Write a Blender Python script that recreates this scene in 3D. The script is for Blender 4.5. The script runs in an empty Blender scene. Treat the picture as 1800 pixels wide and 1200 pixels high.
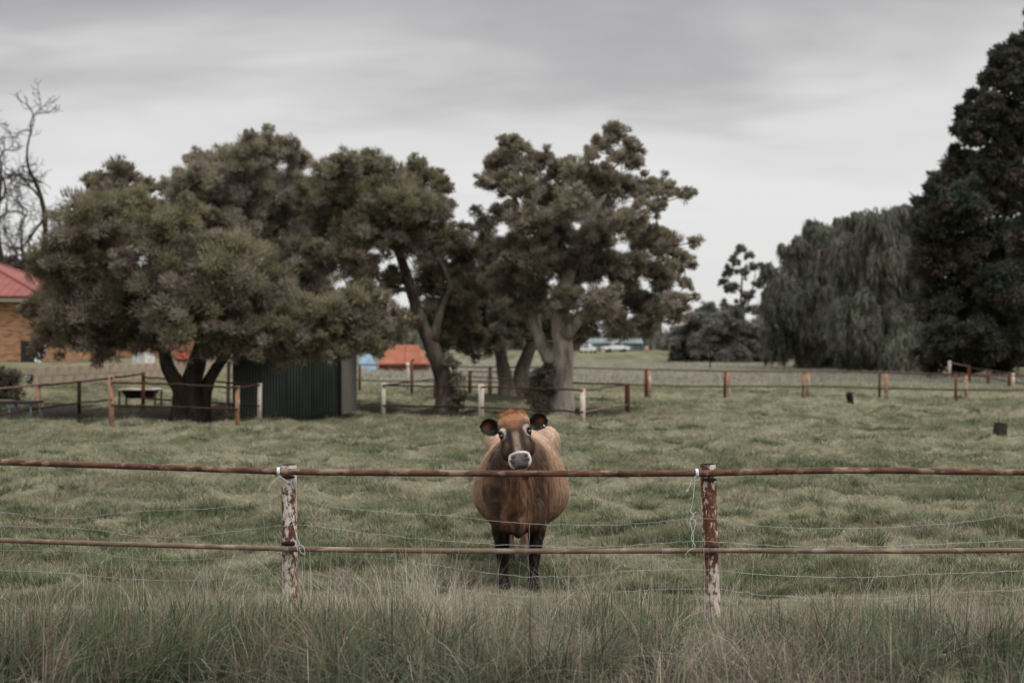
import bpy, math, random
import numpy as np
from mathutils import Vector, Matrix

random.seed(7)
rng = np.random.default_rng(11)
scene = bpy.context.scene
COL = scene.collection
R = math.radians

# ------------------------------------------------------------------ camera
cam_d = bpy.data.cameras.new("camera")
cam = bpy.data.objects.new("camera", cam_d)
COL.objects.link(cam)
CAM_Z = 2.0
HORIZON = 609.0          # row of the horizon in the 1800x1200 photograph
F = 2500.0               # 50 mm lens in those pixels
cam.location = (0, 0, CAM_Z)
cam.rotation_euler = (R(90), 0, 0)
cam_d.lens = 50
cam_d.sensor_width = 36
cam_d.shift_y = 9 / 1800
cam_d.clip_end = 6000
cam_d.dof.use_dof = True
cam_d.dof.focus_distance = 11.05
cam_d.dof.aperture_fstop = 1.9
scene.camera = cam

# ------------------------------------------------------------------ light
SUN = Vector((0.42, -0.38, 0.82)).normalized()
world = bpy.data.worlds.new("World")
scene.world = world
world.use_nodes = True
nt = world.node_tree
nt.nodes.clear()
def N(tree, kind, **kw):
    n = tree.nodes.new(kind)
    for k, v in kw.items():
        setattr(n, k, v)
    return n
L = nt.links.new
def math_node(tree, op, a, b=None, c=None, clamp=False):
    n = N(tree, "ShaderNodeMath", operation=op, use_clamp=clamp)
    for i, v in enumerate((a, b, c)):
        if v is None:
            continue
        if isinstance(v, (int, float)):
            n.inputs[i].default_value = v
        else:
            tree.links.new(v, n.inputs[i])
    return n.outputs[0]
out = N(nt, "ShaderNodeOutputWorld")
bg = N(nt, "ShaderNodeBackground")
L(bg.outputs[0], out.inputs[0])
tc = N(nt, "ShaderNodeTexCoord")
sep = N(nt, "ShaderNodeSeparateXYZ")
L(tc.outputs["Generated"], sep.inputs[0])
zc = math_node(nt, "ADD", math_node(nt, "MAXIMUM", sep.outputs[2], 0.0), 0.10)
cx = math_node(nt, "DIVIDE", sep.outputs[0], zc)
cy = math_node(nt, "DIVIDE", sep.outputs[1], zc)
cmb = N(nt, "ShaderNodeCombineXYZ")
L(math_node(nt, "MULTIPLY", cx, 0.75), cmb.inputs[0]); L(cy, cmb.inputs[1])
cmb.inputs[2].default_value = 6.2
n1 = N(nt, "ShaderNodeTexNoise"); n1.inputs["Scale"].default_value = 0.85
n1.inputs["Detail"].default_value = 4; n1.inputs["Roughness"].default_value = 0.5
n1.inputs["Distortion"].default_value = 0.35
L(cmb.outputs[0], n1.inputs["Vector"])
n2 = N(nt, "ShaderNodeTexNoise"); n2.inputs["Scale"].default_value = 2.3
n2.inputs["Detail"].default_value = 5; n2.inputs["Roughness"].default_value = 0.55
L(cmb.outputs[0], n2.inputs["Vector"])
# stratus: pale towards the horizon, heavier cloud above, both broken by the noise
e = math_node(nt, "MULTIPLY_ADD", n1.outputs[0], 0.26, math_node(nt, "SUBTRACT", sep.outputs[2], 0.148))
e = math_node(nt, "MULTIPLY_ADD", n2.outputs[0], 0.05, math_node(nt, "SUBTRACT", e, 0.025))
ramp = N(nt, "ShaderNodeValToRGB")
cr = ramp.color_ramp
cr.elements[0].position = 0.0;  cr.elements[0].color = (0.55, 0.555, 0.55, 1)
cr.elements[1].position = 1.0;  cr.elements[1].color = (1.35, 1.35, 1.36, 1)
# pale band low down, a heavier belt of cloud, then the brightening of an overcast sky towards the zenith
for p, c in ((0.085, (0.58, 0.58, 0.573)), (0.14, (0.53, 0.525, 0.52)), (0.19, (0.36, 0.35, 0.353)),
             (0.25, (0.25, 0.243, 0.252)), (0.33, (0.40, 0.395, 0.40)), (0.55, (0.85, 0.85, 0.86)), (0.78, (1.2, 1.2, 1.21))):
    el = cr.elements.new(p); el.color = (*c, 1)
L(e, ramp.inputs[0])
sky = N(nt, "ShaderNodeTexSky", sky_type="NISHITA")
sky.sun_disc = False
sky.sun_elevation = math.asin(SUN.z)
sky.sun_rotation = math.atan2(SUN.x, SUN.y)
sk = N(nt, "ShaderNodeVectorMath", operation="SCALE"); sk.inputs["Scale"].default_value = 0.1
L(sky.outputs[0], sk.inputs[0])
mx = N(nt, "ShaderNodeMixRGB"); mx.inputs[0].default_value = 0.965     # cloud cover
L(sk.outputs[0], mx.inputs[1]); L(ramp.outputs[0], mx.inputs[2])
L(mx.outputs[0], bg.inputs[0])
bg.inputs[1].default_value = 1.0

sun_d = bpy.data.lights.new("sun", "SUN")
sun_d.energy = 1.5
sun_d.angle = R(22)
sun_d.color = (1.0, 0.96, 0.9)
sun = bpy.data.objects.new("sun", sun_d)
COL.objects.link(sun)
sun.rotation_euler = SUN.to_track_quat("Z", "Y").to_euler()
sun.location = (30, 20, 60)

scene.view_settings.view_transform = "Standard"
scene.view_settings.look = "None"
scene.view_settings.gamma = 1
scene.view_settings.use_curve_mapping = False
scene.view_settings.exposure = 0.45
scene.render.engine = "CYCLES"
scene.cycles.use_denoising = True
scene.cycles.max_bounces = 6
scene.cycles.diffuse_bounces = 3
scene.cycles.transparent_max_bounces = 4

# ------------------------------------------------------------------ helpers
def W(px, py, Y):
    """the point at depth Y that the photograph shows at pixel px, py"""
    return np.array([(px - 900) / F * Y, Y, CAM_Z - (py - HORIZON) / F * Y])

def smooth01(a, b, x):
    t = np.clip((x - a) / (b - a), 0, 1)
    return t * t * (3 - 2 * t)

class WaveNoise:
    """smooth 2-D noise as a sum of random waves"""
    def __init__(self, wavelength, n=10, seed=0):
        g = np.random.default_rng(seed)
        a = g.uniform(0, 2 * np.pi, n); k = 2 * np.pi / wavelength * g.uniform(0.6, 1.7, n)
        self.kx, self.ky, self.ph = k * np.cos(a), k * np.sin(a), g.uniform(0, 7, n)
        self.s = math.sqrt(2.0 / n)
    def __call__(self, x, y):
        x = np.asarray(x, float); y = np.asarray(y, float)
        r = np.zeros(np.broadcast(x, y).shape)
        for a, b, c in zip(self.kx, self.ky, self.ph):
            r += np.sin(a * x + b * y + c)
        return r * self.s

def np_mesh(name, V, tris=None, quads=None, col=None, smooth=False):
    me = bpy.data.meshes.new(name)
    V = np.asarray(V, np.float32)
    idx, sizes = [], []
    if quads is not None and len(quads):
        q = np.asarray(quads, np.int32); idx.append(q.ravel()); sizes.append(np.full(len(q), 4, np.int32))
    if tris is not None and len(tris):
        t = np.asarray(tris, np.int32); idx.append(t.ravel()); sizes.append(np.full(len(t), 3, np.int32))
    idx = np.concatenate(idx); sizes = np.concatenate(sizes)
    me.vertices.add(len(V)); me.vertices.foreach_set("co", V.ravel())
    me.loops.add(len(idx)); me.loops.foreach_set("vertex_index", idx)
    me.polygons.add(len(sizes))
    me.polygons.foreach_set("loop_start", np.concatenate([[0], np.cumsum(sizes)[:-1]]).astype(np.int32))
    me.polygons.foreach_set("use_smooth", np.full(len(sizes), smooth))
    me.update(calc_edges=True)
    if col is not None:
        set_col(me, col)
    return me

def set_col(me, col):
    a = me.color_attributes.new("Col", "FLOAT_COLOR", "POINT")
    c = np.ones((len(me.vertices), 4), np.float32); c[:, :3] = col
    a.data.foreach_set("color", c.ravel())

def root(name, loc, label, cat, group=None):
    o = bpy.data.objects.new(name, None)
    COL.objects.link(o); o.location = loc; o.empty_display_size = 0.2
    return tag(o, label, cat, group)

def tag(o, label, cat, group=None):
    o["label"] = label; o["category"] = cat
    if group: o["group"] = group
    return o

def put(name, me, material, parent=None, kind=None):
    """link a mesh given in world coordinates"""
    o = bpy.data.objects.new(name, me)
    COL.objects.link(o)
    if material is not None:
        me.materials.append(material)
    if parent is not None:
        p, m = parent, Vector((0, 0, 0))
        while p is not None:
            m += p.location; p = p.parent
        o.parent = parent; o.location = -m
    if kind: o["kind"] = kind
    return o

class MB:
    """collects world-space shapes for ONE mesh"""
    def __init__(self): self.v, self.q, self.t, self.n = [], [], [], 0
    def add(self, V, quads=None, tris=None):
        V = np.asarray(V, float)
        if quads is not None and len(quads): self.q.append(np.asarray(quads) + self.n)
        if tris is not None and len(tris): self.t.append(np.asarray(tris) + self.n)
        self.v.append(V); self.n += len(V); return self
    def box(self, c, s, M=None, taper=1.0):
        x, y, z = [k / 2 for k in s]
        V = np.array([[i * x, j * y, k * z] for k in (-1, 1) for j in (-1, 1) for i in (-1, 1)], float)
        V[4:, :2] *= taper
        if M is not None: V = V @ np.array(M).T
        V += np.asarray(c, float)
        return self.add(V, [[0, 2, 3, 1], [4, 5, 7, 6], [0, 1, 5, 4], [2, 6, 7, 3], [1, 3, 7, 5], [0, 4, 6, 2]])
    def tube(self, P, r, n=8, cap=True, lump=0.0):
        P = np.asarray(P, float); k = len(P)
        r = np.broadcast_to(np.asarray(r, float), (k,))
        T = np.gradient(P, axis=0); T /= np.linalg.norm(T, axis=1)[:, None] + 1e-9
        ref = np.array([0, 0, 1.0]) if abs(T[0, 2]) < 0.9 else np.array([1.0, 0, 0])
        a = np.arange(n) * 2 * np.pi / n
        rings = []
        for i in range(k):
            s = np.cross(T[i], ref); s /= np.linalg.norm(s) + 1e-9
            u = np.cross(s, T[i]); ref = u
            rr = r[i] * (1 + lump * np.sin(a * 3 + i * 0.9) * 0.6 + lump * rng.normal(0, 0.5, n)) if lump else r[i] * np.ones(n)
            rings.append(P[i] + np.outer(np.cos(a) * rr, s) + np.outer(np.sin(a) * rr, u))
        V = np.concatenate(rings)
        q = []
        for i in range(k - 1):
            for j in range(n):
                q.append([i * n + j, i * n + (j + 1) % n, (i + 1) * n + (j + 1) % n, (i + 1) * n + j])
        t = []
        if cap:
            V = np.vstack([V, P[0], P[-1]]); b = k * n
            for j in range(n):
                t.append([b, (j + 1) % n, j]); t.append([b + 1, (k - 1) * n + j, (k - 1) * n + (j + 1) % n])
        return self.add(V, q, t)
    def mesh(self, name, smooth=False, col=None):
        return np_mesh(name, np.vstack(self.v), np.vstack(self.t) if self.t else None,
                       np.vstack(self.q) if self.q else None, col, smooth)
    def build(self, name, material, parent=None, smooth=False, kind=None):
        return put(name, self.mesh(name, smooth), material, parent, kind)

def spline(P, n):
    """Catmull-Rom through the points"""
    P = np.asarray(P, float)
    if len(P) < 3:
        return np.array([P[0] + (P[-1] - P[0]) * t for t in np.linspace(0, 1, n)])
    Q = np.vstack([2 * P[0] - P[1], P, 2 * P[-1] - P[-2]])
    out_ = []
    for t in np.linspace(0, len(P) - 1 - 1e-6, n):
        i = int(t); f = t - i
        a, b, c, d = Q[i:i + 4]
        out_.append(0.5 * (2 * b + (c - a) * f + (2 * a - 5 * b + 4 * c - d) * f * f + (3 * b - a - 3 * c + d) * f ** 3))
    return np.array(out_)

# ------------------------------------------------------------------ materials
def new_mat(name):
    m = bpy.data.materials.new(name); m.use_nodes = True
    t = m.node_tree; b = t.nodes["Principled BSDF"]
    return m, t, b

def coords(t, kind="Object", scale=None):
    c = N(t, "ShaderNodeTexCoord").outputs[kind]
    if scale is not None:
        mp = N(t, "ShaderNodeMapping"); mp.inputs["Scale"].default_value = scale
        t.links.new(c, mp.inputs[0]); c = mp.outputs[0]
    return c

def noise(t, vec, scale, detail=4, rough=0.55):
    n = N(t, "ShaderNodeTexNoise"); t.links.new(vec, n.inputs["Vector"])
    n.inputs["Scale"].default_value = scale; n.inputs["Detail"].default_value = detail
    n.inputs["Roughness"].default_value = rough
    return n.outputs[0]

def rampn(t, fac, stops):
    r = N(t, "ShaderNodeValToRGB"); c = r.color_ramp
    while len(c.elements) < len(stops): c.elements.new(0.5)
    for el, (p, k) in zip(c.elements, stops):
        el.position = p; el.color = (*k, 1) if len(k) == 3 else k
    t.links.new(fac, r.inputs[0]); return r.outputs[0]

def bump(t, b, h, strength, dist):
    n = N(t, "ShaderNodeBump"); n.inputs["Strength"].default_value = strength
    n.inputs["Distance"].default_value = dist
    t.links.new(h, n.inputs["Height"]); t.links.new(n.outputs[0], b.inputs["Normal"])

def mix(t, fac, a, b_, mode="MIX"):
    n = N(t, "ShaderNodeMixRGB", blend_type=mode)
    for i, v in enumerate((fac, a, b_)):
        if isinstance(v, (int, float)): n.inputs[i].default_value = v
        elif isinstance(v, tuple): n.inputs[i].default_value = (*v, 1)
        else: t.links.new(v, n.inputs[i])
    return n.outputs[0]

def mat_noise(name, c1, c2, scale=4, lo=0.35, hi=0.65, rough=0.8, spec=0.25, bump_s=0.0, bump_d=0.01, stretch=None, metal=0.0, detail=5):
    m, t, b = new_mat(name)
    v = coords(t, "Object", stretch)
    f = noise(t, v, scale, detail, 0.6)
    t.links.new(rampn(t, f, [(lo, c1), (hi, c2)]), b.inputs["Base Color"])
    b.inputs["Roughness"].default_value = rough; b.inputs["Specular IOR Level"].default_value = spec
    b.inputs["Metallic"].default_value = metal
    if bump_s: bump(t, b, noise(t, v, scale * 2.5, 6), bump_s, bump_d)
    return m

def mat_leaf(name, trans=0.25, rough=0.7, spec=0.15):
    """colour of each leaf from its own attribute, a little light passes through"""
    m, t, b = new_mat(name)
    a = N(t, "ShaderNodeAttribute", attribute_name="Col")
    t.links.new(a.outputs[0], b.inputs["Base Color"])
    b.inputs["Roughness"].default_value = rough; b.inputs["Specular IOR Level"].default_value = spec
    tr = N(t, "ShaderNodeBsdfTranslucent"); t.links.new(a.outputs[0], tr.inputs[0])
    ms = N(t, "ShaderNodeMixShader"); ms.inputs[0].default_value = trans
    t.links.new(b.outputs[0], ms.inputs[1]); t.links.new(tr.outputs[0], ms.inputs[2])
    t.links.new(ms.outputs[0], t.nodes["Material Output"].inputs[0])
    return m

M_LEAF = mat_leaf("leaves", 0.42)
M_GRASS = mat_leaf("grass", 0.3, 0.6, 0.2)
M_BARK = mat_noise("bark", (0.035, 0.028, 0.023), (0.16, 0.125, 0.10), 5, 0.35, 0.7, 0.9, 0.1, 1.0, 0.05, (1, 1, 0.25))
M_BARKPALE = mat_noise("pale bark", (0.10, 0.08, 0.066), (0.40, 0.34, 0.29), 4, 0.33, 0.66, 0.9, 0.1, 1.0, 0.05, (1, 1, 0.3))
M_BARKDARK = mat_noise("dark bark", (0.018, 0.014, 0.012), (0.075, 0.056, 0.045), 5, 0.35, 0.7, 0.9, 0.1, 1.0, 0.05, (1, 1, 0.25))
M_BARKGREY = mat_noise("grey bark", (0.045, 0.037, 0.032), (0.15, 0.122, 0.105), 5, 0.35, 0.7, 0.9, 0.1)

def mat_flaked(name, paint, rust1, rust2, amount=0.5, scale=14, stretch=(1, 1, 0.45)):
    """old paint flaking off rusty pipe"""
    m, t, b = new_mat(name)
    v = coords(t, "Object", stretch)
    base = rampn(t, noise(t, v, scale * 1.7, 6), [(0.3, rust1), (0.7, rust2)])
    f = noise(t, v, scale, 8, 0.68)
    f2 = noise(t, coords(t, "Object", (1, 1, 0.15)), 5, 3)
    ff = math_node(t, "MULTIPLY_ADD", f2, 0.55, math_node(t, "MULTIPLY", f, 0.6))
    k = rampn(t, ff, [(amount + 0.05, (0, 0, 0)), (amount + 0.10, (1, 1, 1))])
    pn = rampn(t, noise(t, v, 30, 4), [(0.3, tuple(x * 0.72 for x in paint)), (0.65, paint)])
    t.links.new(mix(t, k, base, pn), b.inputs["Base Color"])
    b.inputs["Roughness"].default_value = 0.78; b.inputs["Specular IOR Level"].default_value = 0.3
    bump(t, b, math_node(t, "ADD", k, noise(t, v, 60, 4)), 0.5, 0.004)
    return m
M_POST = mat_flaked("flaked post paint", (0.60, 0.53, 0.47), (0.05, 0.020, 0.013), (0.17, 0.062, 0.034), 0.50, 30, (1, 1, 0.55))
M_RAIL = mat_flaked("rusty rail", (0.23, 0.155, 0.11), (0.04, 0.018, 0.012), (0.14, 0.062, 0.038), 0.55, 16, (0.35, 1, 1))
M_RAILLOW = mat_flaked("weathered rail", (0.27, 0.215, 0.165), (0.10, 0.064, 0.046), (0.20, 0.145, 0.105), 0.54, 12, (0.25, 1, 1))
M_ORANGE = mat_flaked("weathered orange post", (0.52, 0.42, 0.33), (0.20, 0.095, 0.055), (0.37, 0.205, 0.12), 0.53, 6)
M_PALEPOST = mat_flaked("pale post", (0.60, 0.53, 0.46), (0.36, 0.20, 0.12), (0.46, 0.30, 0.2), 0.46, 6)
M_RUST = mat_noise("rust", (0.06, 0.024, 0.016), (0.17, 0.07, 0.04), 8, 0.3, 0.7, 0.85, 0.2)
M_DARKRUST = mat_noise("dark rust", (0.022, 0.014, 0.012), (0.07, 0.037, 0.025), 8, 0.3, 0.7, 0.85, 0.2)
M_BLACKIN = mat_noise("dark hollow", (0.006, 0.005, 0.005), (0.02, 0.015, 0.013), 20)
M_WIRE = mat_noise("galvanised wire", (0.26, 0.27, 0.26), (0.42, 0.43, 0.42), 12, 0.3, 0.7, 0.5, 0.5, metal=0.3)
M_TWINE = mat_noise("pale blue twine", (0.46, 0.56, 0.60), (0.72, 0.78, 0.79), 40, 0.3, 0.7, 0.8, 0.2)

# ------------------------------------------------------------------ terrain
nz5 = WaveNoise(0.75, 14, 21); nz6 = WaveNoise(1.7, 12, 22)
nz1, nz2, nz3, nz4 = WaveNoise(1.1, 12, 1), WaveNoise(3.6, 10, 2), WaveNoise(14, 8, 3), WaveNoise(2.2, 12, 5)
WALL = [(-16.85, 50.0), (-15.4, 64.0), (-13.6, 82.0)]
def wall_x(y):
    return np.interp(y, [p[1] for p in WALL], [p[0] for p in WALL])
def terrain(x, y):
    x = np.asarray(x, float); y = np.asarray(y, float)
    lump = 0.036 * nz1(x, y) + 0.05 * nz2(x, y)
    lump = lump * smooth01(10.6, 12.5, y) * (1 - smooth01(90, 140, y)) * (1 - 0.8 * smooth01(-12, -17, x))
    h = lump + 0.02 * nz3(x, y)
    d = wall_x(y) - x                                   # metres behind the retaining wall
    up = smooth01(0.02, 0.30, d) * smooth01(45.5, 52.5, y + 0.35 * np.clip(d, 0, 12))
    foot = 0.50 * smooth01(-3.5, -0.2, d) * smooth01(44, 50, y)
    plateau = 1.24 * up + foot * (1 - up)
    far = 1.15 * smooth01(120, 270, y)
    return h + np.maximum(plateau, far)
def tz(x, y): return float(terrain(x, y))

def axis_coords(lo, hi, step, out_lo, out_hi, g=1.12):
    a = list(np.arange(lo, hi + 1e-6, step))
    s = step
    while a[-1] < out_hi: s *= g; a.append(a[-1] + s)
    s = step
    while a[0] > out_lo: s *= g; a.insert(0, a[0] - s)
    return np.array(a)
xs = axis_coords(-19, 15, 0.26, -2600, 2600, 1.14)
ys = axis_coords(9, 54, 0.27, -60, 3500, 1.11)
X, Y = np.meshgrid(xs, ys)
Z = terrain(X, Y)
nx, ny = len(xs), len(ys)
ii, jj = np.meshgrid(np.arange(nx - 1), np.arange(ny - 1))
q0 = (jj * nx + ii).ravel()
def TREE_SHADE(x, y):
    """tree shade painted into the ground, with barer earth, under the big trees and along the yard"""
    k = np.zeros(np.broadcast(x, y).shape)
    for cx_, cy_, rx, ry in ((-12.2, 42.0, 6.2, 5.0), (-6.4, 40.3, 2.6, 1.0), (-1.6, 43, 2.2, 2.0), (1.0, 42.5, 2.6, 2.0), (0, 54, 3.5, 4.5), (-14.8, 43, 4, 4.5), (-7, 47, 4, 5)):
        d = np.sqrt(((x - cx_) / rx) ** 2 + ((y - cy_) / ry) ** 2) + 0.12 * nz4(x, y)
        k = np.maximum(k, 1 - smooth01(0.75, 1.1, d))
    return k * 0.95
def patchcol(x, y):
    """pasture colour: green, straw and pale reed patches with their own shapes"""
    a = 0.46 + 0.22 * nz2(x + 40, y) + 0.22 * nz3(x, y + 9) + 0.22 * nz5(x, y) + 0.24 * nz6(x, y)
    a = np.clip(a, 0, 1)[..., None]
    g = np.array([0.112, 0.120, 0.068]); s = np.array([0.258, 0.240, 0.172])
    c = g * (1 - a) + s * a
    shade_k = TREE_SHADE(x, y)[..., None]
    c = c * (1 - shade_k) + np.array([0.030, 0.027, 0.020]) * shade_k  # shade under the trees mixed into the ground colour
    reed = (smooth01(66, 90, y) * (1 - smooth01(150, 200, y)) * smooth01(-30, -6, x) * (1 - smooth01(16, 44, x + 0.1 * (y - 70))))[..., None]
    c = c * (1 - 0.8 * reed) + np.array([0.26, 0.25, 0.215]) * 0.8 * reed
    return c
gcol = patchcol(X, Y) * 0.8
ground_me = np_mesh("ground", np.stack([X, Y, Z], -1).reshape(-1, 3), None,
                    np.stack([q0, q0 + 1, q0 + nx + 1, q0 + nx], 1), gcol.reshape(-1, 3), True)
m, t, b = new_mat("pasture soil and thatch")
at = N(t, "ShaderNodeAttribute", attribute_name="Col").outputs[0]
gv = coords(t, "Object")
f1 = noise(t, gv, 6, 8, 0.7)
cc = mix(t, 1.0, at, rampn(t, f1, [(0.28, (0.42, 0.40, 0.36)), (0.72, (1.35, 1.35, 1.25))]), "MULTIPLY")
t.links.new(cc, b.inputs["Base Color"])
b.inputs["Roughness"].default_value = 0.95; b.inputs["Specular IOR Level"].default_value = 0.05
bump(t, b, noise(t, gv, 11, 8, 0.7), 0.8, 0.06)
put("ground", ground_me, m, None, "structure")

# ------------------------------------------------------------------ grass blades
def blades(P, Ln, Wd, seg, lean, col, az=None, tipcol=None):
    """curved tapering blades standing at P, seg segments each: vertices, triangles, colours"""
    n = len(P)
    az = rng.uniform(0, 2 * np.pi, n) if az is None else az
    d = np.stack([np.cos(az), np.sin(az), np.zeros(n)], 1)
    wa = rng.uniform(0, 2 * np.pi, n)
    w = np.stack([np.cos(wa), np.sin(wa), np.zeros(n)], 1)
    k = 2 * seg + 1
    V = np.zeros((n, k, 3)); C = np.zeros((n, k, 3))
    tip = col if tipcol is None else tipcol
    for s in range(seg + 1):
        f = s / seg
        c = P + d * (Ln * lean * f * f)[:, None]
        c[:, 2] += Ln * (f - 0.45 * np.clip(lean, 0, 1.4) * f * f)
        cc_ = col * (1 - f) + tip * f
        if s < seg:
            ww = w * (Wd * (1 - 0.75 * f) * 0.5)[:, None]
            V[:, 2 * s] = c - ww; V[:, 2 * s + 1] = c + ww
            C[:, 2 * s] = cc_; C[:, 2 * s + 1] = cc_
        else:
            V[:, 2 * s] = c; C[:, 2 * s] = cc_
    tr = []
    for s in range(seg - 1):
        a = 2 * s
        tr += [[a, a + 1, a + 3], [a, a + 3, a + 2]]
    a = 2 * (seg - 1)
    tr.append([a, a + 1, a + 2])
    tr = np.array(tr)
    T = (tr[None] + (np.arange(n) * k)[:, None, None]).reshape(-1, 3)
    return V.reshape(-1, 3), T, C.reshape(-1, 3)

def gather(parts):
    V, T, C, n = [], [], [], 0
    for v, tt, c in parts:
        V.append(v); T.append(tt + n); C.append(c); n += len(v)
    return np.vstack(V), np.vstack(T), np.vstack(C)

def tint(n, base, spread=0.25):
    k = 1 + rng.normal(0, spread, (n, 1))
    h = 1 + rng.normal(0, 0.07, (n, 3))
    return np.clip(np.asarray(base) * np.clip(k, 0.35, 1.9) * h, 0.004, 0.9)

# pasture: even cover as the distance grows, blades get larger and sparser
n = 370000
sp = rng.uniform(643, 1075, n)
gy = 2 * F / (sp - HORIZON)
gx = (rng.uniform(-170, 1970, n) - 900) / F * gy
keep = ((gy > 10.9) & (gx > wall_x(gy) + 0.1) | (gy < 46) & (gy > 10.9)) & ((gy < 75) | (rng.random(n) < 0.5)) & (rng.random(n) > 0.82 * TREE_SHADE(gx, gy))
gx, gy = gx[keep], gy[keep]; n = len(gx)
gz = terrain(gx, gy)
sz = np.minimum(gy, 75) / 11.0
tall = np.clip(0.85 + 0.30 * nz4(gx, gy) + 0.2 * nz2(gx, gy), 0.5, 2.0)
Ln = (0.055 + 0.03 * rng.random(n)) * sz ** 0.45 * tall
Wd = 0.0055 * sz ** 1.0 * rng.uniform(0.7, 1.3, n)
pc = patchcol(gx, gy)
pick = rng.random(n)
cols = pc * np.clip(1.10 + rng.normal(0, 0.36, (n, 1)), 0.3, 2.2)
dry = pick < 0.22
cols[dry] = tint(dry.sum(), (0.36, 0.335, 0.245))
shade_b = TREE_SHADE(gx, gy)[:, None]; cols = cols * (1 - shade_b) + np.array([0.04, 0.042, 0.026]) * shade_b  # the same tree shade painted into the blades
dk = np.clip((tall - 1.05) * 1.4, 0, 0.6)[:, None] * (1 - shade_b)
cols = cols * (1 - dk) + np.array([0.078, 0.096, 0.048]) * dk
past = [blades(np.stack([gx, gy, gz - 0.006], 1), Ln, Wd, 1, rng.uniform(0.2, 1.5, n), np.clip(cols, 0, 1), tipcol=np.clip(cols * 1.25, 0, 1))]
# tussocks
nt_ = 1100
sp = rng.uniform(690, 1050, nt_); ty = 2 * F / (sp - HORIZON); tx = (rng.uniform(-150, 1950, nt_) - 900) / F * ty
named = [(160, 935, 95), (250, 925, 70), (780, 800, 60), (310, 850, 60), (1240, 790, 40), (1500, 820, 60), (1650, 870, 90),
         (1740, 880, 70), (1300, 800, 50), (1420, 860, 70), (1660, 748, 26), (1760, 920, 90), (110, 860, 80), (1080, 805, 40),
         (560, 930, 50), (420, 850, 45), (1150, 935, 50), (1550, 745, 30), (1600, 920, 60), (60, 900, 60), (690, 780, 45)]
for px, py, r in named:
    yy = 2 * F / (py + 8 - HORIZON)
    for k in range(7):
        ty = np.append(ty, yy * (1 + rng.normal(0, 0.012))); tx = np.append(tx, (px + rng.normal(0, r * 0.55) - 900) / F * yy)
ok = (ty > 11.6) & (ty < 70); tx, ty = tx[ok], ty[ok]
for x0, y0 in zip(tx, ty):
    if x0 < wall_x(y0) + 0.4 and y0 > 45: continue
    rr = rng.uniform(0.05, 0.24) * (1 + y0 / 90)
    k = int((40 + 520 * rr) * min(1.3, 18 / y0)) + 20
    a = rng.uniform(0, 2 * np.pi, k); rad = rr * np.sqrt(rng.random(k))
    x, y = x0 + rad * np.cos(a) * 1.25, y0 + rad * np.sin(a)
    base = (0.088, 0.108, 0.054) if rng.random() < 0.6 else (0.20, 0.185, 0.125)
    c = tint(k, base, 0.3)
    ln = rng.uniform(0.09, 0.23, k) * (1.15 - 0.5 * rad / rr)
    past.append(blades(np.stack([x, y, terrain(x, y) - 0.01], 1), ln, 0.0065 * (y0 / 11) * rng.uniform(0.7, 1.3, k), 2 if y0 < 17 else 1,
                       rng.uniform(0.3, 1.3, k), c, az=a + rng.normal(0, 0.5, k), tipcol=np.clip(c * 1.5, 0, 1)))
# pale reeds in the damp far field
n = 26000
ry = 2 * F / (rng.uniform(640, 674, n) - HORIZON); rx = rng.uniform(-14, 42, n)
c = tint(n, (0.27, 0.255, 0.215), 0.25)
kk = patchcol(rx, ry)[:, 0] > 0.20 - 0.05 * rng.random(n); rx, ry, c = rx[kk], ry[kk], c[kk]; n = len(rx)
past.append(blades(np.stack([rx, ry, terrain(rx, ry) - 0.02], 1), rng.uniform(0.15, 0.42, n), rng.uniform(0.03, 0.06, n), 1, rng.uniform(0.1, 0.8, n), c))
V, T, C = gather(past)
gr = put("pasture_grass", np_mesh("pasture_grass", V, T, None, C), M_GRASS, None, "stuff")
gr["label"] = "short tussocky pasture grass covering the paddock"; gr["category"] = "grass"

# tall rank grass on the verge in front of the pipe fence
def verge_density_xy(n, y0=7.6, y1=10.75):
    y = rng.uniform(y0, y1, n); x = rng.uniform(-0.42, 0.42, n) * y
    return x, y
vz = WaveNoise(1.3, 10, 9); vz2 = WaveNoise(3.0, 8, 12)
n = 43000
x, y = verge_density_xy(n)
sel = rng.random(n) < np.clip(0.75 + 0.4 * vz(x, y), 0.15, 1)
x, y = x[sel], y[sel]; n = len(x)
brown = np.clip(0.42 + 0.26 * vz2(x, y) + 0.20 * smooth01(-1.2, 0.3, x) - 0.10 * smooth01(-1.0, -2.5, x), 0.04, 0.92)
isb = rng.random(n) < brown
c = np.where(isb[:, None], tint(n, (0.225, 0.192, 0.150), 0.42), tint(n, (0.100, 0.112, 0.072), 0.42))
hmax = np.clip(0.41 - 0.18 * (y - 9), 0.09, 0.55)
ln = hmax * rng.uniform(0.45, 1.02, n) * np.clip(0.86 + 0.16 * vz(x + 5, y), 0.5, 1.15)
ver = [blades(np.stack([x, y, terrain(x, y) - 0.01], 1), ln, rng.uniform(0.004, 0.0085, n), 3,
              np.abs(rng.normal(0.65, 0.7, n)), c, tipcol=np.clip(c * 1.35, 0, 1))]
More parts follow.
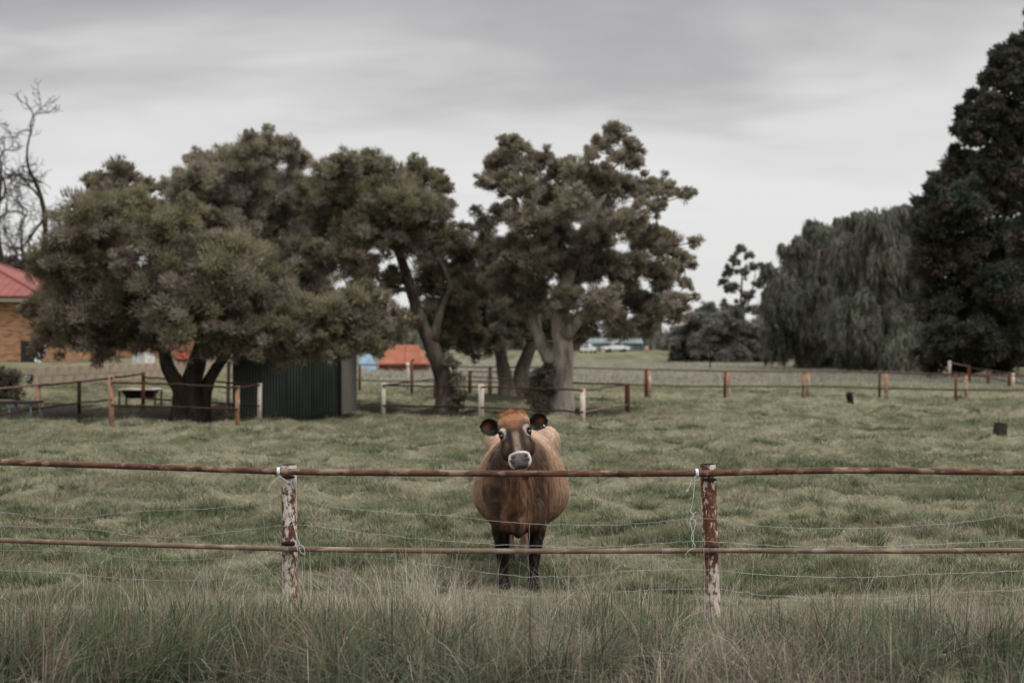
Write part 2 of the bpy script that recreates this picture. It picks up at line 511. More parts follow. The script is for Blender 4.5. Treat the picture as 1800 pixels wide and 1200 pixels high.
for k_ in range(170):
    x0, y0 = rng.uniform(-3.4, 3.4), rng.uniform(7.9, 9.7)
    if rng.random() < 0.5: x0 = rng.uniform(-3.4, -0.6)
    k = 60
    x, y = x0 + rng.normal(0, 0.07, k), y0 + rng.normal(0, 0.06, k)
    c = tint(k, (0.078, 0.094, 0.052) if rng.random() < 0.72 else (0.20, 0.16, 0.12), 0.35)
    ver.append(blades(np.stack([x, y, terrain(x, y) - 0.01], 1), np.clip(0.5 - 0.18 * (y - 9), .15, .62) * rng.uniform(0.5, 1.1, k), rng.uniform(0.006, 0.012, k), 4,
                      np.abs(rng.normal(0.7, 0.5, k)), c, az=rng.uniform(0, 7) + rng.normal(0, 1.0, k), tipcol=np.clip(c * 1.3, 0, 1)))
# seed stems: long pale arching stalks with thin heads
cl = [(rng.uniform(-3.2, 3.6), rng.uniform(8.6, 10.55)) for _ in range(80)]
cl += [(rng.normal(-0.62, 0.42), rng.uniform(9.5, 10.6)) for _ in range(60)] + [(rng.normal(0.45, 0.35), rng.uniform(9.6, 10.6)) for _ in range(18)]
cl += [(rng.normal(2.9, 0.5), rng.uniform(8.9, 10.4)) for _ in range(26)]
for x0, y0 in cl:
    if -0.32 < x0 < 0.3 and y0 > 9.6 and rng.random() < 0.75: continue
    k = rng.integers(9, 26)
    a0 = rng.uniform(0, 2 * np.pi)
    x, y = x0 + rng.normal(0, 0.05, k), y0 + rng.normal(0, 0.05, k)
    c = tint(k, (0.50, 0.45, 0.37) if rng.random() < 0.75 else (0.30, 0.22, 0.17), 0.2)
    ln = rng.uniform(0.30, 0.72, k) * (1.0 if y0 > 9.3 else 0.85)
    ver.append(blades(np.stack([x, y, terrain(x, y) - 0.01], 1), ln, rng.uniform(0.0025, 0.0042, k), 5,
                      np.abs(rng.normal(0.4, 0.45, k)), c, az=a0 + rng.normal(0, 0.9, k)))
V, T, C = gather(ver)
gr = put("verge_grass", np_mesh("verge_grass", V, T, None, C), M_GRASS, None, "stuff")
gr["label"] = "tall dry grass and seed stems on the verge before the rusty fence"; gr["category"] = "grass"

# ------------------------------------------------------------------ trees
def needles(c, r, kind, dens, pal, flat=0.9, heart=0.1, fill=1.12):
    """one rounded clump of foliage: sub-clumps over a dome, leaves radiating from each"""
    r = r * fill
    ns = max(14, int(60 * min(2.2, max(0.5, r))))
    d = rng.normal(0, 1, (ns, 3)); d[:, 2] = d[:, 2] * 0.9 + 0.25
    d /= np.linalg.norm(d, axis=1)[:, None]
    rad = r * rng.uniform(0.35, 1.0, ns) ** 0.6 * rng.uniform(0.86, 1.06, ns)
    sub = c + d * rad[:, None] * np.array([1, 1, flat])
    sr = r * rng.uniform(0.15, 0.30, ns)
    per = int(dens * r * r / ns)
    n = per * ns
    if n < 1: return None
    si = np.repeat(np.arange(ns), per)
    od = rng.normal(0, 1, (n, 3)); od /= np.linalg.norm(od, axis=1)[:, None]
    if kind == "needle":
        p = sub[si] + od * (sr[si] * rng.random(n) ** 0.45)[:, None] * np.array([1, 1, 0.8])
        dr = od * 0.75 + d[si] * 0.2 + np.array([0, 0, 0.45]) + rng.normal(0, 0.4, (n, 3))
        ln = rng.uniform(0.10, 0.21, n); wd = rng.uniform(0.018, 0.036, n)
        big = rng.random(n) < heart * 0.7; ln[big] *= 1.8; wd[big] *= 3.2; p[big] = c + (p[big] - c) * 0.5   # leafy heart of the clump
    elif kind == "broad":
        p = sub[si] + od * (sr[si] * rng.random(n) ** 0.45)[:, None] * np.array([1.05, 1.05, 0.8])
        dr = od * 0.8 + rng.normal(0, 0.6, (n, 3)) - np.array([0, 0, 0.15])
        ln = rng.uniform(0.16, 0.34, n); wd = rng.uniform(0.10, 0.20, n)
        big = rng.random(n) < heart; ln[big] *= 2.2; wd[big] *= 2.4; p[big] = c + (p[big] - c) * 0.62
    else:   # weeping
        p = sub[si] + od * (sr[si] * rng.random(n) ** 0.45)[:, None] * np.array([0.9, 0.9, 0.5])
        p[:, 2] -= rng.random(n) ** 1.5 * r * 0.9
        dr = np.array([0, 0, -1.0]) + rng.normal(0, 0.22, (n, 3)) + d[si] * 0.15
        ln = rng.uniform(0.4, 0.9, n); wd = rng.uniform(0.07, 0.13, n)
    ln = ln * min(1.0, max(0.55, r / 0.6)) if kind == "needle" else ln
    dr /= np.linalg.norm(dr, axis=1)[:, None]
    # most sprays lie with their faces towards the open sky
    face = d[si] * 0.85 + np.array([0, 0, 0.75]) + rng.normal(0, 0.45, (n, 3))
    w = np.cross(dr, face); w /= np.linalg.norm(w, axis=1)[:, None] + 1e-9
    V = np.stack([p - w * wd[:, None] / 2, p + w * wd[:, None] / 2, p + dr * ln[:, None]], 1)
    # colour by sub-clump: fresh, olive, or grey-brown dead twiglets (mostly on the lower shell)
    a, bcol, dead = [np.array(k) for k in pal]
    f = rng.random(ns)
    sc = a * f[:, None] + bcol * (1 - f)[:, None]
    mood = rng.random()
    sc = sc * rng.uniform(0.72, 1.25)
    pd = 0.75 if mood < 0.16 else (0.05 if mood > 0.6 else 0.2)
    isdead = rng.random(ns) < np.where(d[:, 2] < 0.1, min(0.9, pd + 0.35), pd)
    sc[isdead] = dead
    k = np.clip(1 + rng.normal(0, 0.22, (n, 1)), 0.4, 1.8)
    C = np.repeat(np.clip(sc[si] * k, 0.004, 0.6)[:, None, :], 3, 1)
    return V.reshape(-1, 3), np.arange(3 * n).reshape(-1, 3), C.reshape(-1, 3)

PAL_OLIVE = ((0.250, 0.222, 0.135), (0.158, 0.146, 0.095), (0.275, 0.232, 0.185))
PAL_GREYOL = ((0.30, 0.265, 0.180), (0.200, 0.182, 0.130), (0.33, 0.280, 0.240))
PAL_DARKOL = ((0.135, 0.125, 0.078), (0.078, 0.077, 0.053), (0.16, 0.13, 0.108))
PAL_WILLOW = ((0.185, 0.188, 0.140), (0.085, 0.096, 0.072), (0.19, 0.175, 0.15))
PAL_FIG = ((0.070, 0.076, 0.055), (0.034, 0.041, 0.031), (0.095, 0.080, 0.060))
PAL_HAZESCRUB = ((0.20, 0.205, 0.165), (0.125, 0.133, 0.11), (0.24, 0.215, 0.185))  # scrub colours lightened in place of distance haze

def branch_to(nodes, target, r0, mbb, wob=0.12, drop=0.35):
    """grow a crooked limb from the nearest fitting node of the skeleton to the target"""
    P = np.array([q[0] for q in nodes]); rr = np.array([q[1] for q in nodes])
    dv = target - P
    cost = np.linalg.norm(dv, axis=1) + np.clip(-dv[:, 2], 0, None) * 1.2
    i = int(np.argmin(cost)); s = P[i]
    dist = np.linalg.norm(target - s)
    r_s = min(r0, rr[i] * 0.8)
    mid = (s + target) / 2 + rng.normal(0, wob, 3) * dist * 0.8 + np.array([0, 0, -drop * 0.12 * dist])
    q1 = s * 0.75 + target * 0.25 + rng.normal(0, wob, 3) * dist * 0.4
    pts = spline([s, q1, mid, target], max(5, int(dist * 3)))
    rad = np.linspace(r_s, max(0.018, r_s * 0.28), len(pts))
    mbb.tube(pts, rad, 6, True)
    for p, k in zip(pts[1:], rad[1:]): nodes.append((p, k))

def tree(name, label, cat, Yb, base, trunks, puffs, pal, bark, kind="needle", dens=8500, group=None, flat=0.9, limb=0.11, twigs=3, dvar=1.6, limbmat=None, heart=0.1, fill=1.06, sat=2):
    bp = W(base[0], base[1], Yb)
    bz = tz(bp[0], bp[1])
    rt = root(name, (bp[0], bp[1], bz), label, cat, group)
    sc = F / Yb
    nodes = []
    for k, (pts, r0, r1) in enumerate(trunks):
        pp = np.array([W(a, b_, Yb + dy) for a, b_, dy in pts])
        if k == 0 or pts[0][1] >= base[1] - 14: pp[0, 2] = tz(pp[0, 0], pp[0, 1]) - 0.15
        pp = spline(pp, max(6, len(pp) * 4))
        rad = np.linspace(r0, r1, len(pp)) * (1 + 0.45 * np.exp(-np.linspace(0, 9, len(pp))))
        mb = MB(); mb.tube(pp, rad, 14, True, 0.07)
        mb.build("trunk", bark, rt, True)
        for p, q in zip(pp[len(pp) // 3:], rad[len(pp) // 3:]): nodes.append((p, q))
    lb = MB(); leaf = []
    cs = []
    for pf in puffs:
        px, py, r = pf[:3]
        dy = pf[3] if len(pf) > 3 else rng.uniform(-dvar, dvar)
        c = W(px, py, Yb + dy); cs.append((c, r / sc * (Yb + dy) / Yb))
    start = np.mean([q[0] for q in nodes], 0)
    cs.sort(key=lambda q: np.linalg.norm(q[0] - start))
    for c, r in cs:
        branch_to(nodes, c, limb, lb)
        for k in range(twigs):
            dd = rng.normal(0, 1, 3); dd[2] = abs(dd[2]) * 0.7; dd /= np.linalg.norm(dd)
            e_ = c + dd * r * rng.uniform(0.75, 1.02)
            mm = (c + e_) / 2 + rng.normal(0, 0.12 * r, 3)
            lb.tube(spline([c, mm, e_], 5), np.linspace(0.028, 0.008, 5) * max(1, sc and 60 / sc * 0.7), 4, False)
        q = needles(c, r, kind, dens, pal, flat, heart, fill)
        if q: leaf.append(q)
        for k in range(sat):                                  # smaller side clumps break the outline
            dd = rng.normal(0, 1, 3); dd[2] = dd[2] * 0.8 + 0.25; dd /= np.linalg.norm(dd)
            e_ = c + dd * r * rng.uniform(0.85, 1.25); rs = r * rng.uniform(0.22, 0.45)
            lb.tube(spline([c, (c + e_) / 2 + rng.normal(0, 0.08 * r, 3), e_], 5), np.linspace(0.03, 0.012, 5) * max(1, 42 / sc), 4, False)
            q = needles(e_, rs, kind, dens * 1.5, pal, flat, 0.0, fill)
            if q: leaf.append(q)
    lb.build("limbs", limbmat or bark, rt, True, "stuff")
    V, T, C = gather(leaf)
    put("crown", np_mesh("crown", V, T, None, C), M_LEAF, rt, "stuff")
    return rt

# wide dark-olive tree standing before the green shed
tree("spreading_tree", "broad olive tree with gnarled forked dark trunk beside the green shed", "tree", 39.6, (330, 735),
     [([(338, 735, 0), (335, 690, 0), (345, 640, 0), (360, 580, 0.2), (350, 500, 0)], 0.36, 0.14),
      ([(318, 735, -.2), (318, 690, -.2), (295, 645, -.3), (282, 600, -.2), (240, 540, 0)], 0.27, 0.11),
      ([(352, 735, .2), (360, 690, .2), (378, 650, .2), (400, 620, .3), (430, 570, .4)], 0.22, 0.08)],
     [(208, 345, 52, 1.5), (150, 395, 62), (225, 380, 55), (110, 465, 58), (180, 460, 70), (330, 415, 62, -.5), (285, 420, 50),
      (390, 425, 60), (400, 480, 78, -1.2), (455, 505, 62), (300, 500, 75, -1.2), (225, 530, 70), (150, 545, 66), (105, 530, 48),
      (330, 565, 70, -1.4), (255, 585, 50), (180, 600, 46), (110, 590, 46), (410, 580, 58, -1), (465, 575, 50), (215, 305, 28, 1.2), (170, 320, 24, 1.2),
      (505, 585, 52, -1.5), (560, 560, 52, -1.3), (610, 545, 50, -1), (655, 555, 48, -.8), (700, 570, 30, -.6), (540, 605, 40, -1.5), (600, 595, 44, -1.2), (655, 600, 34, -1), (480, 620, 36, -1.3), (380, 610, 34, -1.2)],
     PAL_OLIVE, M_BARKDARK, dens=9300, limbmat=M_BARKGREY, sat=1)
# tree rising behind the shed
tree("spreading_tree", "tall grey-olive tree with dead twiggy patches rising behind the green shed", "tree", 49, (470, 712),
     [([(470, 712, 0), (470, 640, 0), (455, 540, 0), (440, 430, 0), (430, 350, 0)], 0.34, 0.10)],
     [(345, 320, 44), (325, 350, 34), (395, 300, 48), (440, 275, 40), (485, 268, 36), (522, 285, 28), (430, 340, 60), (370, 370, 50), (490, 340, 52),
      (520, 400, 50), (450, 410, 60), (545, 450, 45), (530, 500, 50), (480, 480, 50), (300, 330, 22), (465, 250, 20), (540, 330, 30), (400, 450, 45), (570, 520, 34)],
     PAL_GREYOL, M_BARK, dens=10000, limbmat=M_BARKGREY)
# leaning tree in the pen
tree("leaning_tree", "olive tree with leaning shaggy trunk rising inside the railed pen", "tree", 43, (783, 726),
     [([(785, 726, 0), (783, 680, 0), (768, 630, 0), (742, 570, 0), (722, 510, 0), (700, 440, 0.2), (670, 380, 0)], 0.30, 0.10),
      ([(760, 600, 0), (775, 545, 0.3), (790, 500, 0.6), (760, 440, .4)], 0.14, 0.06)],
     [(575, 310, 32), (610, 300, 34), (650, 300, 36), (690, 312, 36), (735, 318, 36), (775, 330, 24), (600, 345, 48), (655, 350, 50), (715, 360, 48), (765, 372, 34),
      (590, 400, 44), (640, 410, 50), (700, 420, 48), (745, 425, 44), (625, 460, 40), (575, 455, 36), (790, 430, 34), (815, 455, 32), (760, 490, 44), (810, 510, 44),
      (690, 490, 30), (800, 565, 42), (750, 560, 34), (825, 600, 30, 2), (640, 500, 34), (770, 610, 24, 1), (555, 375, 32),
      (803, 668, 15, -.3), (806, 700, 16, -.3), (795, 640, 13, -.3)],
     PAL_OLIVE, M_BARK, dens=10500, limbmat=M_BARKGREY)
# pale-trunked tree
tree("crooked_tree", "tall tree with thick pale trunk and separate cloud-shaped foliage clumps", "tree", 42.5, (978, 722),
     [([(980, 722, 0), (984, 680, 0), (990, 620, 0), (985, 560, 0), (1000, 480, 0), (1030, 400, 0), (1060, 340, 0)], 0.40, 0.12),
      ([(975, 640, 0.1), (950, 600, 0.3), (930, 540, 0.4), (920, 440, 0.2), (905, 350, 0)], 0.22, 0.08),
      ([(990, 590, -.1), (1040, 540, -.2), (1090, 490, -.2), (1140, 440, 0)], 0.18, 0.07)],
     [(905, 262, 30), (890, 285, 30), (868, 300, 22), (850, 320, 18), (880, 325, 30), (930, 290, 32), (960, 285, 24), (920, 330, 34),
      (1082, 235, 27), (1110, 258, 22), (1060, 252, 22), (1040, 268, 14), (1095, 280, 26), (1120, 290, 16),
      (985, 305, 32), (1020, 305, 34), (1055, 320, 34), (1090, 330, 34), (1135, 335, 30), (1170, 335, 24), (1205, 343, 18), (1150, 365, 24), (960, 350, 38),
      (1000, 365, 40), (1045, 370, 40), (930, 390, 40), (880, 380, 26), (970, 410, 46), (1040, 425, 46), (1100, 390, 38), (1130, 420, 38), (1165, 430, 34), (1190, 455, 26),
      (1222, 425, 15), (1216, 468, 12), (1205, 500, 14), (900, 440, 42), (940, 460, 46), (1000, 470, 48), (1065, 475, 46), (1115, 480, 44), (1160, 490, 38), (1190, 530, 28),
      (880, 495, 40), (930, 520, 46), (990, 530, 36), (1050, 535, 42), (1110, 535, 42), (1160, 545, 32), (1090, 575, 34), (1140, 580, 24), (1030, 570, 30), (1195, 560, 16)],
     PAL_GREYOL, M_BARKPALE, dens=11500, flat=0.8, dvar=2.2, limbmat=M_BARKGREY, fill=0.98, heart=0.06)
# two-stemmed tree further back
tree("crooked_tree", "dark tree on two bent brown stems behind the pale-trunked tree", "tree", 56, (905, 697),
     [([(893, 697, 0), (888, 665, 0), (880, 625, 0), (865, 570, 0), (850, 500, 0)], 0.34, 0.12),
      ([(918, 697, 0.6), (916, 660, .6), (928, 620, .6), (945, 570, .6), (930, 500, .4)], 0.36, 0.12)],
     [(855, 440, 34), (840, 490, 42), (850, 540, 44), (890, 560, 40), (830, 580, 36), (900, 500, 44), (950, 560, 36), (870, 600, 30), (850, 400, 24), (835, 370, 12), (815, 400, 13), (920, 590, 28), (980, 590, 26), (1010, 600, 22)],
     PAL_DARKOL, M_BARK, dens=8000)
# dark shrub at the pale trunk's foot
tree("shrub", "dark twiggy shrub at the foot of the pale trunk", "shrub", 42.0, (948, 722),
     [([(950, 722, 0), (948, 690, 0), (950, 665, 0)], 0.05, 0.02)],
     [(948, 668, 20, -.2), (935, 690, 18, -.2), (960, 690, 18, -.1), (945, 710, 20, -.3), (962, 650, 13, 0)],
     PAL_DARKOL, M_BARK, dens=9000, limb=0.03)

tree("bush", "dark low bush on the bank at the end of the retaining wall", "bush", 47, (15, 705), [([(15, 705, 0), (15, 690, 0), (18, 675, 0)], 0.06, 0.03)],
     [(-10, 668, 22), (15, 662, 20), (24, 672, 16), (5, 690, 24), (28, 692, 16), (-25, 690, 22)], PAL_DARKOL, M_BARKDARK, dens=7000, limb=0.03, dvar=.6)
# weeping trees along the far boundary
tree("weeping_tree", "grey-green weeping tree with hanging strands nearest the open sparse tree", "tree", 128, (1420, 648),
     [([(1420, 648, 0), (1425, 600, 0), (1430, 520, 0), (1440, 440, 0)], 0.45, 0.15)],
     [(1430, 400, 20), (1445, 415, 30), (1395, 445, 26), (1420, 440, 34), (1480, 420, 34), (1375, 490, 30), (1420, 490, 42), (1470, 480, 42), (1360, 530, 26), (1400, 545, 42),
      (1455, 550, 44), (1365, 590, 28), (1420, 600, 34), (1470, 610, 34), (1350, 470, 14)],
     PAL_WILLOW, M_BARKGREY, "weep", 1050, "weeping trees on the paddock boundary", dvar=4, twigs=1)
tree("weeping_tree", "taller grey-green weeping tree between its weeping neighbour and the black-green trees", "tree", 118, (1545, 651),
     [([(1545, 651, 0), (1548, 600, 0), (1545, 500, 0), (1550, 430, 0)], 0.45, 0.15)],
     [(1500, 395, 28), (1535, 388, 28), (1570, 380, 28), (1605, 382, 28), (1500, 440, 42), (1550, 435, 44), (1600, 430, 42), (1520, 490, 48), (1580, 490, 50), (1500, 550, 46),
      (1560, 560, 50), (1610, 540, 40), (1520, 605, 36), (1580, 610, 40), (1625, 590, 36)],
     PAL_WILLOW, M_BARKGREY, "weep", 1050, "weeping trees on the paddock boundary", dvar=4, twigs=1)
# black-green trees on the boundary
tree("dense_tree", "dense black-green tree standing low behind the receding fence", "tree", 96, (1690, 660),
     [([(1690, 660, 0), (1692, 600, 0), (1700, 500, 0), (1700, 400, 0)], 0.6, 0.2)],
     [(1610, 352, 9), (1612, 372, 13), (1612, 400, 20), (1645, 350, 26), (1660, 320, 28), (1690, 300, 34), (1640, 400, 38), (1690, 370, 46), (1730, 340, 46), (1770, 350, 48), (1640, 460, 44),
      (1690, 450, 54), (1750, 430, 56), (1650, 530, 46), (1710, 530, 56), (1770, 510, 58), (1660, 595, 42), (1720, 600, 48), (1780, 595, 50), (1640, 625, 30), (1700, 635, 32), (1830, 450, 60), (1840, 560, 60), (1760, 640, 30)],
     PAL_FIG, M_BARKDARK, "broad", 1500, dvar=4)
tree("tall_tree", "very tall black-green tree with airy upper clumps towering over the boundary", "tree", 78, (1842, 673),
     [([(1842, 673, 0), (1840, 560, 0), (1825, 420, 0), (1810, 280, 0), (1805, 150, 0)], 0.6, 0.16)],
     [(1795, 75, 22), (1765, 92, 18), (1750, 115, 18), (1780, 110, 24), (1735, 140, 17), (1765, 145, 22), (1795, 150, 28), (1715, 172, 16), (1745, 180, 22), (1695, 195, 17), (1725, 205, 22),
      (1770, 195, 26), (1800, 210, 30), (1685, 228, 15), (1712, 240, 22), (1750, 240, 26), (1785, 255, 30), (1678, 262, 11), (1700, 280, 20), (1735, 285, 28), (1770, 305, 34), (1810, 320, 36), (1830, 120, 40), (1840, 50, 40), (1850, 220, 50), (1840, 330, 50), (1820, 420, 48), (1850, 520, 50), (1670, 300, 14)],
     PAL_FIG, M_BARKDARK, "broad", 2900, dvar=2.6, flat=1.0, heart=0.0, fill=0.95, sat=3)
# scrub and an open tree in the far gap
tree("sparse_tree", "thin open-crowned tree rising out of the far grey scrub", "tree", 172, (1305, 638),
     [([(1305, 638, 0), (1306, 590, 0), (1302, 540, 0), (1305, 480, 0)], 0.25, 0.10), ([(1304, 560, 0), (1320, 520, 0), (1328, 480, 0)], 0.12, 0.05)],
     [(1302, 436, 11), (1318, 448, 10), (1290, 455, 11), (1325, 470, 11), (1282, 478, 12), (1308, 478, 12), (1335, 500, 11), (1288, 505, 14), (1270, 495, 8), (1315, 520, 13), (1300, 545, 16), (1330, 545, 14), (1275, 540, 14)],
     PAL_HAZESCRUB, M_BARKGREY, "broad", 2000, dvar=2, limb=0.16, heart=0.0, fill=0.75, sat=4)
for lab, px, ps in (
    ("far grey-green bush beside the end of the tree row", 1215, [(1195, 590, 22), (1225, 570, 24), (1245, 550, 20), (1205, 612, 20), (1235, 605, 26), (1255, 580, 22), (1180, 605, 14), (1215, 628, 18), (1190, 626, 14), (1245, 628, 16)]),
    ("far grey-green bush under the open sparse tree", 1285, [(1270, 570, 24), (1295, 585, 26), (1275, 605, 26), (1310, 600, 24), (1255, 612, 18), (1290, 560, 20), (1270, 628, 16), (1300, 626, 18)]),
    ("far grey-green bush in front of the weeping trees", 1340, [(1330, 580, 24), (1350, 595, 26), (1330, 610, 24), (1365, 615, 22), (1345, 565, 18), (1385, 620, 18), (1335, 630, 16), (1360, 632, 14)])):
    tree("bush", lab, "bush", 165, (px, 638), [([(px, 638, 0), (px, 620, 0), (px + 2, 600, 0)], 0.12, 0.05)], ps, PAL_HAZESCRUB, M_BARKGREY, "broad", 1500, "grey scrub in the far gap", dvar=3, limb=0.08, twigs=1)

# far woodland that closes the horizon
leaf = []
for k in range(150):
    xx = -210 + 420 * (k + rng.random()) / 150
    yy = rng.uniform(330, 380)
    gap = 0.9 if -10 < xx < 60 else 1.0
    h = rng.uniform(4, 8.5) * gap
    leaf.append(needles(np.array([xx, yy, 1.1 + h * 0.42]), h * 0.62, "weep", 22, PAL_HAZESCRUB, 0.8))
for v, tt, c in leaf:
    v3 = v.reshape(-1, 3, 3); cen = v3.mean(1, keepdims=True); v[:] = (cen + (v3 - cen) * 6.0).reshape(-1, 3)
V, T, C = gather(leaf)
fw = put("far_wood", np_mesh("far_wood", V, T, None, C), M_LEAF, None, "stuff")
fw["label"] = "far-off belt of grey-green woodland closing the paddocks"; fw["category"] = "woodland"

# foliage mass added behind the black-green trees to block horizon light
leaf = []
for k in range(60):
    px = rng.uniform(1480, 2000); yy = rng.uniform(135, 150)
    leaf.append(needles(W(px, rng.uniform(520, 630), yy), rng.uniform(2.5, 4), "broad", 90, PAL_FIG, 0.9))
for v, tt, c in leaf:
    v3 = v.reshape(-1, 3, 3); cen = v3.mean(1, keepdims=True); v[:] = (cen + (v3 - cen) * 3.4).reshape(-1, 3)
V, T, C = gather(leaf)
fw = put("shade_foliage", np_mesh("shade_foliage", V, T, None, C), M_LEAF, None, "stuff")
fw["label"] = "dark foliage massed behind the boundary trees, added to block horizon light"; fw["category"] = "shade_foliage"

# leafless tree beyond the house
def bare_tree(label, base, Yb, stems):
    bp = W(base[0], base[1], Yb)
    rt = root("bare_tree", (bp[0], bp[1], tz(bp[0], bp[1])), label, "tree", "leafless trees beyond the house")
    tw = MB()
    def grow(p, d, ln, r, depth):
        k = 6; pts = [p]; dd = d.copy()
        for i in range(k):
            dd = dd + rng.normal(0, 0.28, 3) + np.array([0, 0, 0.06]); dd /= np.linalg.norm(dd)
            pts.append(pts[-1] + dd * ln / k)
        pts = np.array(pts)
        tw.tube(pts, np.linspace(r, r * 0.6, len(pts)), 5 if depth < 3 else 3, False)
        if depth >= 5: return
        for j in range(3 if depth < 4 else 2):
            i = rng.integers(2, len(pts)) if j else len(pts) - 1
            nd = dd + rng.normal(0, 0.62, 3); nd /= np.linalg.norm(nd)
            grow(pts[i], nd, ln * rng.uniform(0.55, 0.8), max(0.022, r * rng.uniform(0.45, 0.62)), depth + 1)
    for pts, r0 in stems:
        pp = np.array([W(a, b_, Yb + c) for a, b_, c in pts]); pp[0, 2] = min(pp[0, 2], tz(pp[0, 0], pp[0, 1]) - 0.1)
        sp_ = spline(pp, 18)
        MB().tube(sp_, np.linspace(r0, r0 * 0.45, 18), 8).build("trunk", M_BARKDARK, rt, True)
        for i in (8, 11, 13, 15, 17):
            d = sp_[min(i + 1, 17)] - sp_[i - 1]; d = d / np.linalg.norm(d) + rng.normal(0, 0.5, 3); d /= np.linalg.norm(d)
            grow(sp_[i], d, rng.uniform(1.8, 3.0), r0 * 0.36, 1 if i > 10 else 2)
    tw.build("twigs", M_BARKDARK, rt, False, "stuff")
bare_tree("leafless crooked tree rising clear of the red roof beside the olive trees", (88, 640), 92,
          [([(90, 640, 0), (88, 560, 0), (72, 490, 0), (80, 400, 0), (70, 340, 0), (52, 300, 0)], 0.26)])
bare_tree("leafless tree with low bowed limbs standing over the red roof", (45, 645), 98,
          [([(45, 645, 0), (42, 520, 0), (20, 480, 0), (2, 450, 0), (-5, 390, 0), (2, 310, 0)], 0.30),
           ([(45, 560, 0), (40, 500, 0), (45, 470, 0), (38, 430, 0)], 0.2)])
tree("bush", "brown leafless brush showing over the red roof", "bush", 100, (60, 643), [([(60, 643, 0), (58, 560, 0), (50, 500, 0)], 0.12, 0.05)],
     [(20, 470, 22), (55, 478, 24), (75, 465, 20), (70, 495, 24), (-10, 480, 22), (40, 500, 26), (95, 480, 22)],
     ((0.13, 0.10, 0.088), (0.10, 0.082, 0.072), (0.15, 0.115, 0.105)), M_BARKGREY, "broad", 1500, dvar=1.5)

# ------------------------------------------------------------------ pipe fences behind
def fence(name, label, posts, rails, group=None, rail_m=None, rr=0.026):
    """posts: (px, top row, base row, width px, material); rails: list of ([(px, py, index of post for depth)], material)"""
    info = []
    for px, top, base, w, mt in posts:
        yy = 2 * F / (base - HORIZON)
        for _ in range(6):
            yy = (CAM_Z - tz((px - 900) / F * yy, yy)) * F / (base - HORIZON)
        info.append((px, yy, top, base, w, mt))
    i0 = info[len(info) // 2]
    b0 = W(i0[0], i0[3], i0[1])
    rt = root(name, (b0[0], b0[1], tz(b0[0], b0[1])), label, "fence", group)
    for px, yy, top, base, w, mt in info:
        p = W(px, base, yy); h = W(px, top, yy)
        r = w / 2 / F * yy
        g = tz(p[0], p[1])
        lean = rng.normal(0, 0.012, 2)
        pts = [[p[0], yy, g - 0.25], [p[0] + lean[0] * 0.5, yy, g + (h[2] - g) * 0.5], [p[0] + lean[0], yy + lean[1], h[2]]]
        MB().tube(pts, r * rng.uniform(0.94, 1.06), 10).build("post", mt, rt, True)
    for pts, mt in rails:
        P = [W(px, py, info[k][1] - 0.09 if isinstance(k, int) else k) for px, py, k in pts]
        Q = spline(P, len(P) * 5) + rng.normal(0, 0.006, (len(P) * 5, 3))
        MB().tube(Q, rr, 8).build("rail", mt, rt, True)
    return rt

fence("paddock_fence", "long rusty two-rail fence with paired posts crossing the back of the paddock",
      [(632, 640, 690, 5, M_RUST), (717, 637, 687, 6, M_PALEPOST), (724, 638, 688, 5, M_RUST), (861, 644, 692, 8, M_ORANGE), (1001, 645, 698, 8, M_ORANGE),
       (1136, 650, 696, 7, M_RUST), (1142, 651, 698, 7, M_ORANGE), (1274, 652, 696, 5, M_RUST), (1281, 653, 697, 6, M_ORANGE), (1412, 652, 696, 6, M_ORANGE), (1420, 653, 697, 6, M_ORANGE),
       (1546, 655, 696, 5, M_RUST), (1558, 657, 699, 6, M_ORANGE), (1680, 657, 701, 5, M_RUST), (1698, 660, 704, 6, M_ORANGE), (1826, 661, 705, 6, M_RUST)],
      [([(610, 640, 0), (717, 643, 1), (861, 645, 3), (1001, 646, 4), (1139, 649, 5), (1278, 652, 7), (1416, 653, 9), (1550, 655, 11), (1690, 658, 13), (1840, 660, 15)], M_RUST),
       ([(610, 667, 0), (717, 670, 1), (861, 671, 3), (1001, 673, 4), (1139, 677, 5), (1278, 679, 7), (1416, 679, 9), (1550, 682, 11), (1690, 685, 13), (1840, 686, 15)], M_DARKRUST)])
fence("pen_fence", "low pipe pen of pale and rusty posts around the three tree trunks",
      [(673, 673, 730, 9, M_PALEPOST), (846, 675, 735, 10, M_PALEPOST), (1024, 683, 741, 10, M_PALEPOST), (1103, 674, 729, 9, M_RUST), (815, 667, 705, 8, M_PALEPOST), (826, 651, 692, 7, M_RUST), (765, 664, 704, 7, M_RUST)],
      [([(673, 677, 0), (760, 679, 0), (846, 680, 1), (935, 682, 1), (1024, 685, 2)], M_DARKRUST), ([(673, 712, 0), (760, 714, 0), (846, 716, 1), (935, 720, 1), (1024, 724, 2)], M_DARKRUST),
       ([(1024, 686, 2), (1103, 675, 3)], M_RUST), ([(1024, 724, 2), (1103, 711, 3)], M_RAILLOW),
       ([(673, 677, 0), (765, 666, 6)], M_DARKRUST), ([(1103, 675, 3), (1000, 672, 3), (826, 662, 5)], M_DARKRUST), ([(765, 667, 6), (826, 660, 5)], M_DARKRUST), ([(826, 653, 5), (900, 653, 5), (985, 655, 5)], M_DARKRUST)], rr=0.024)
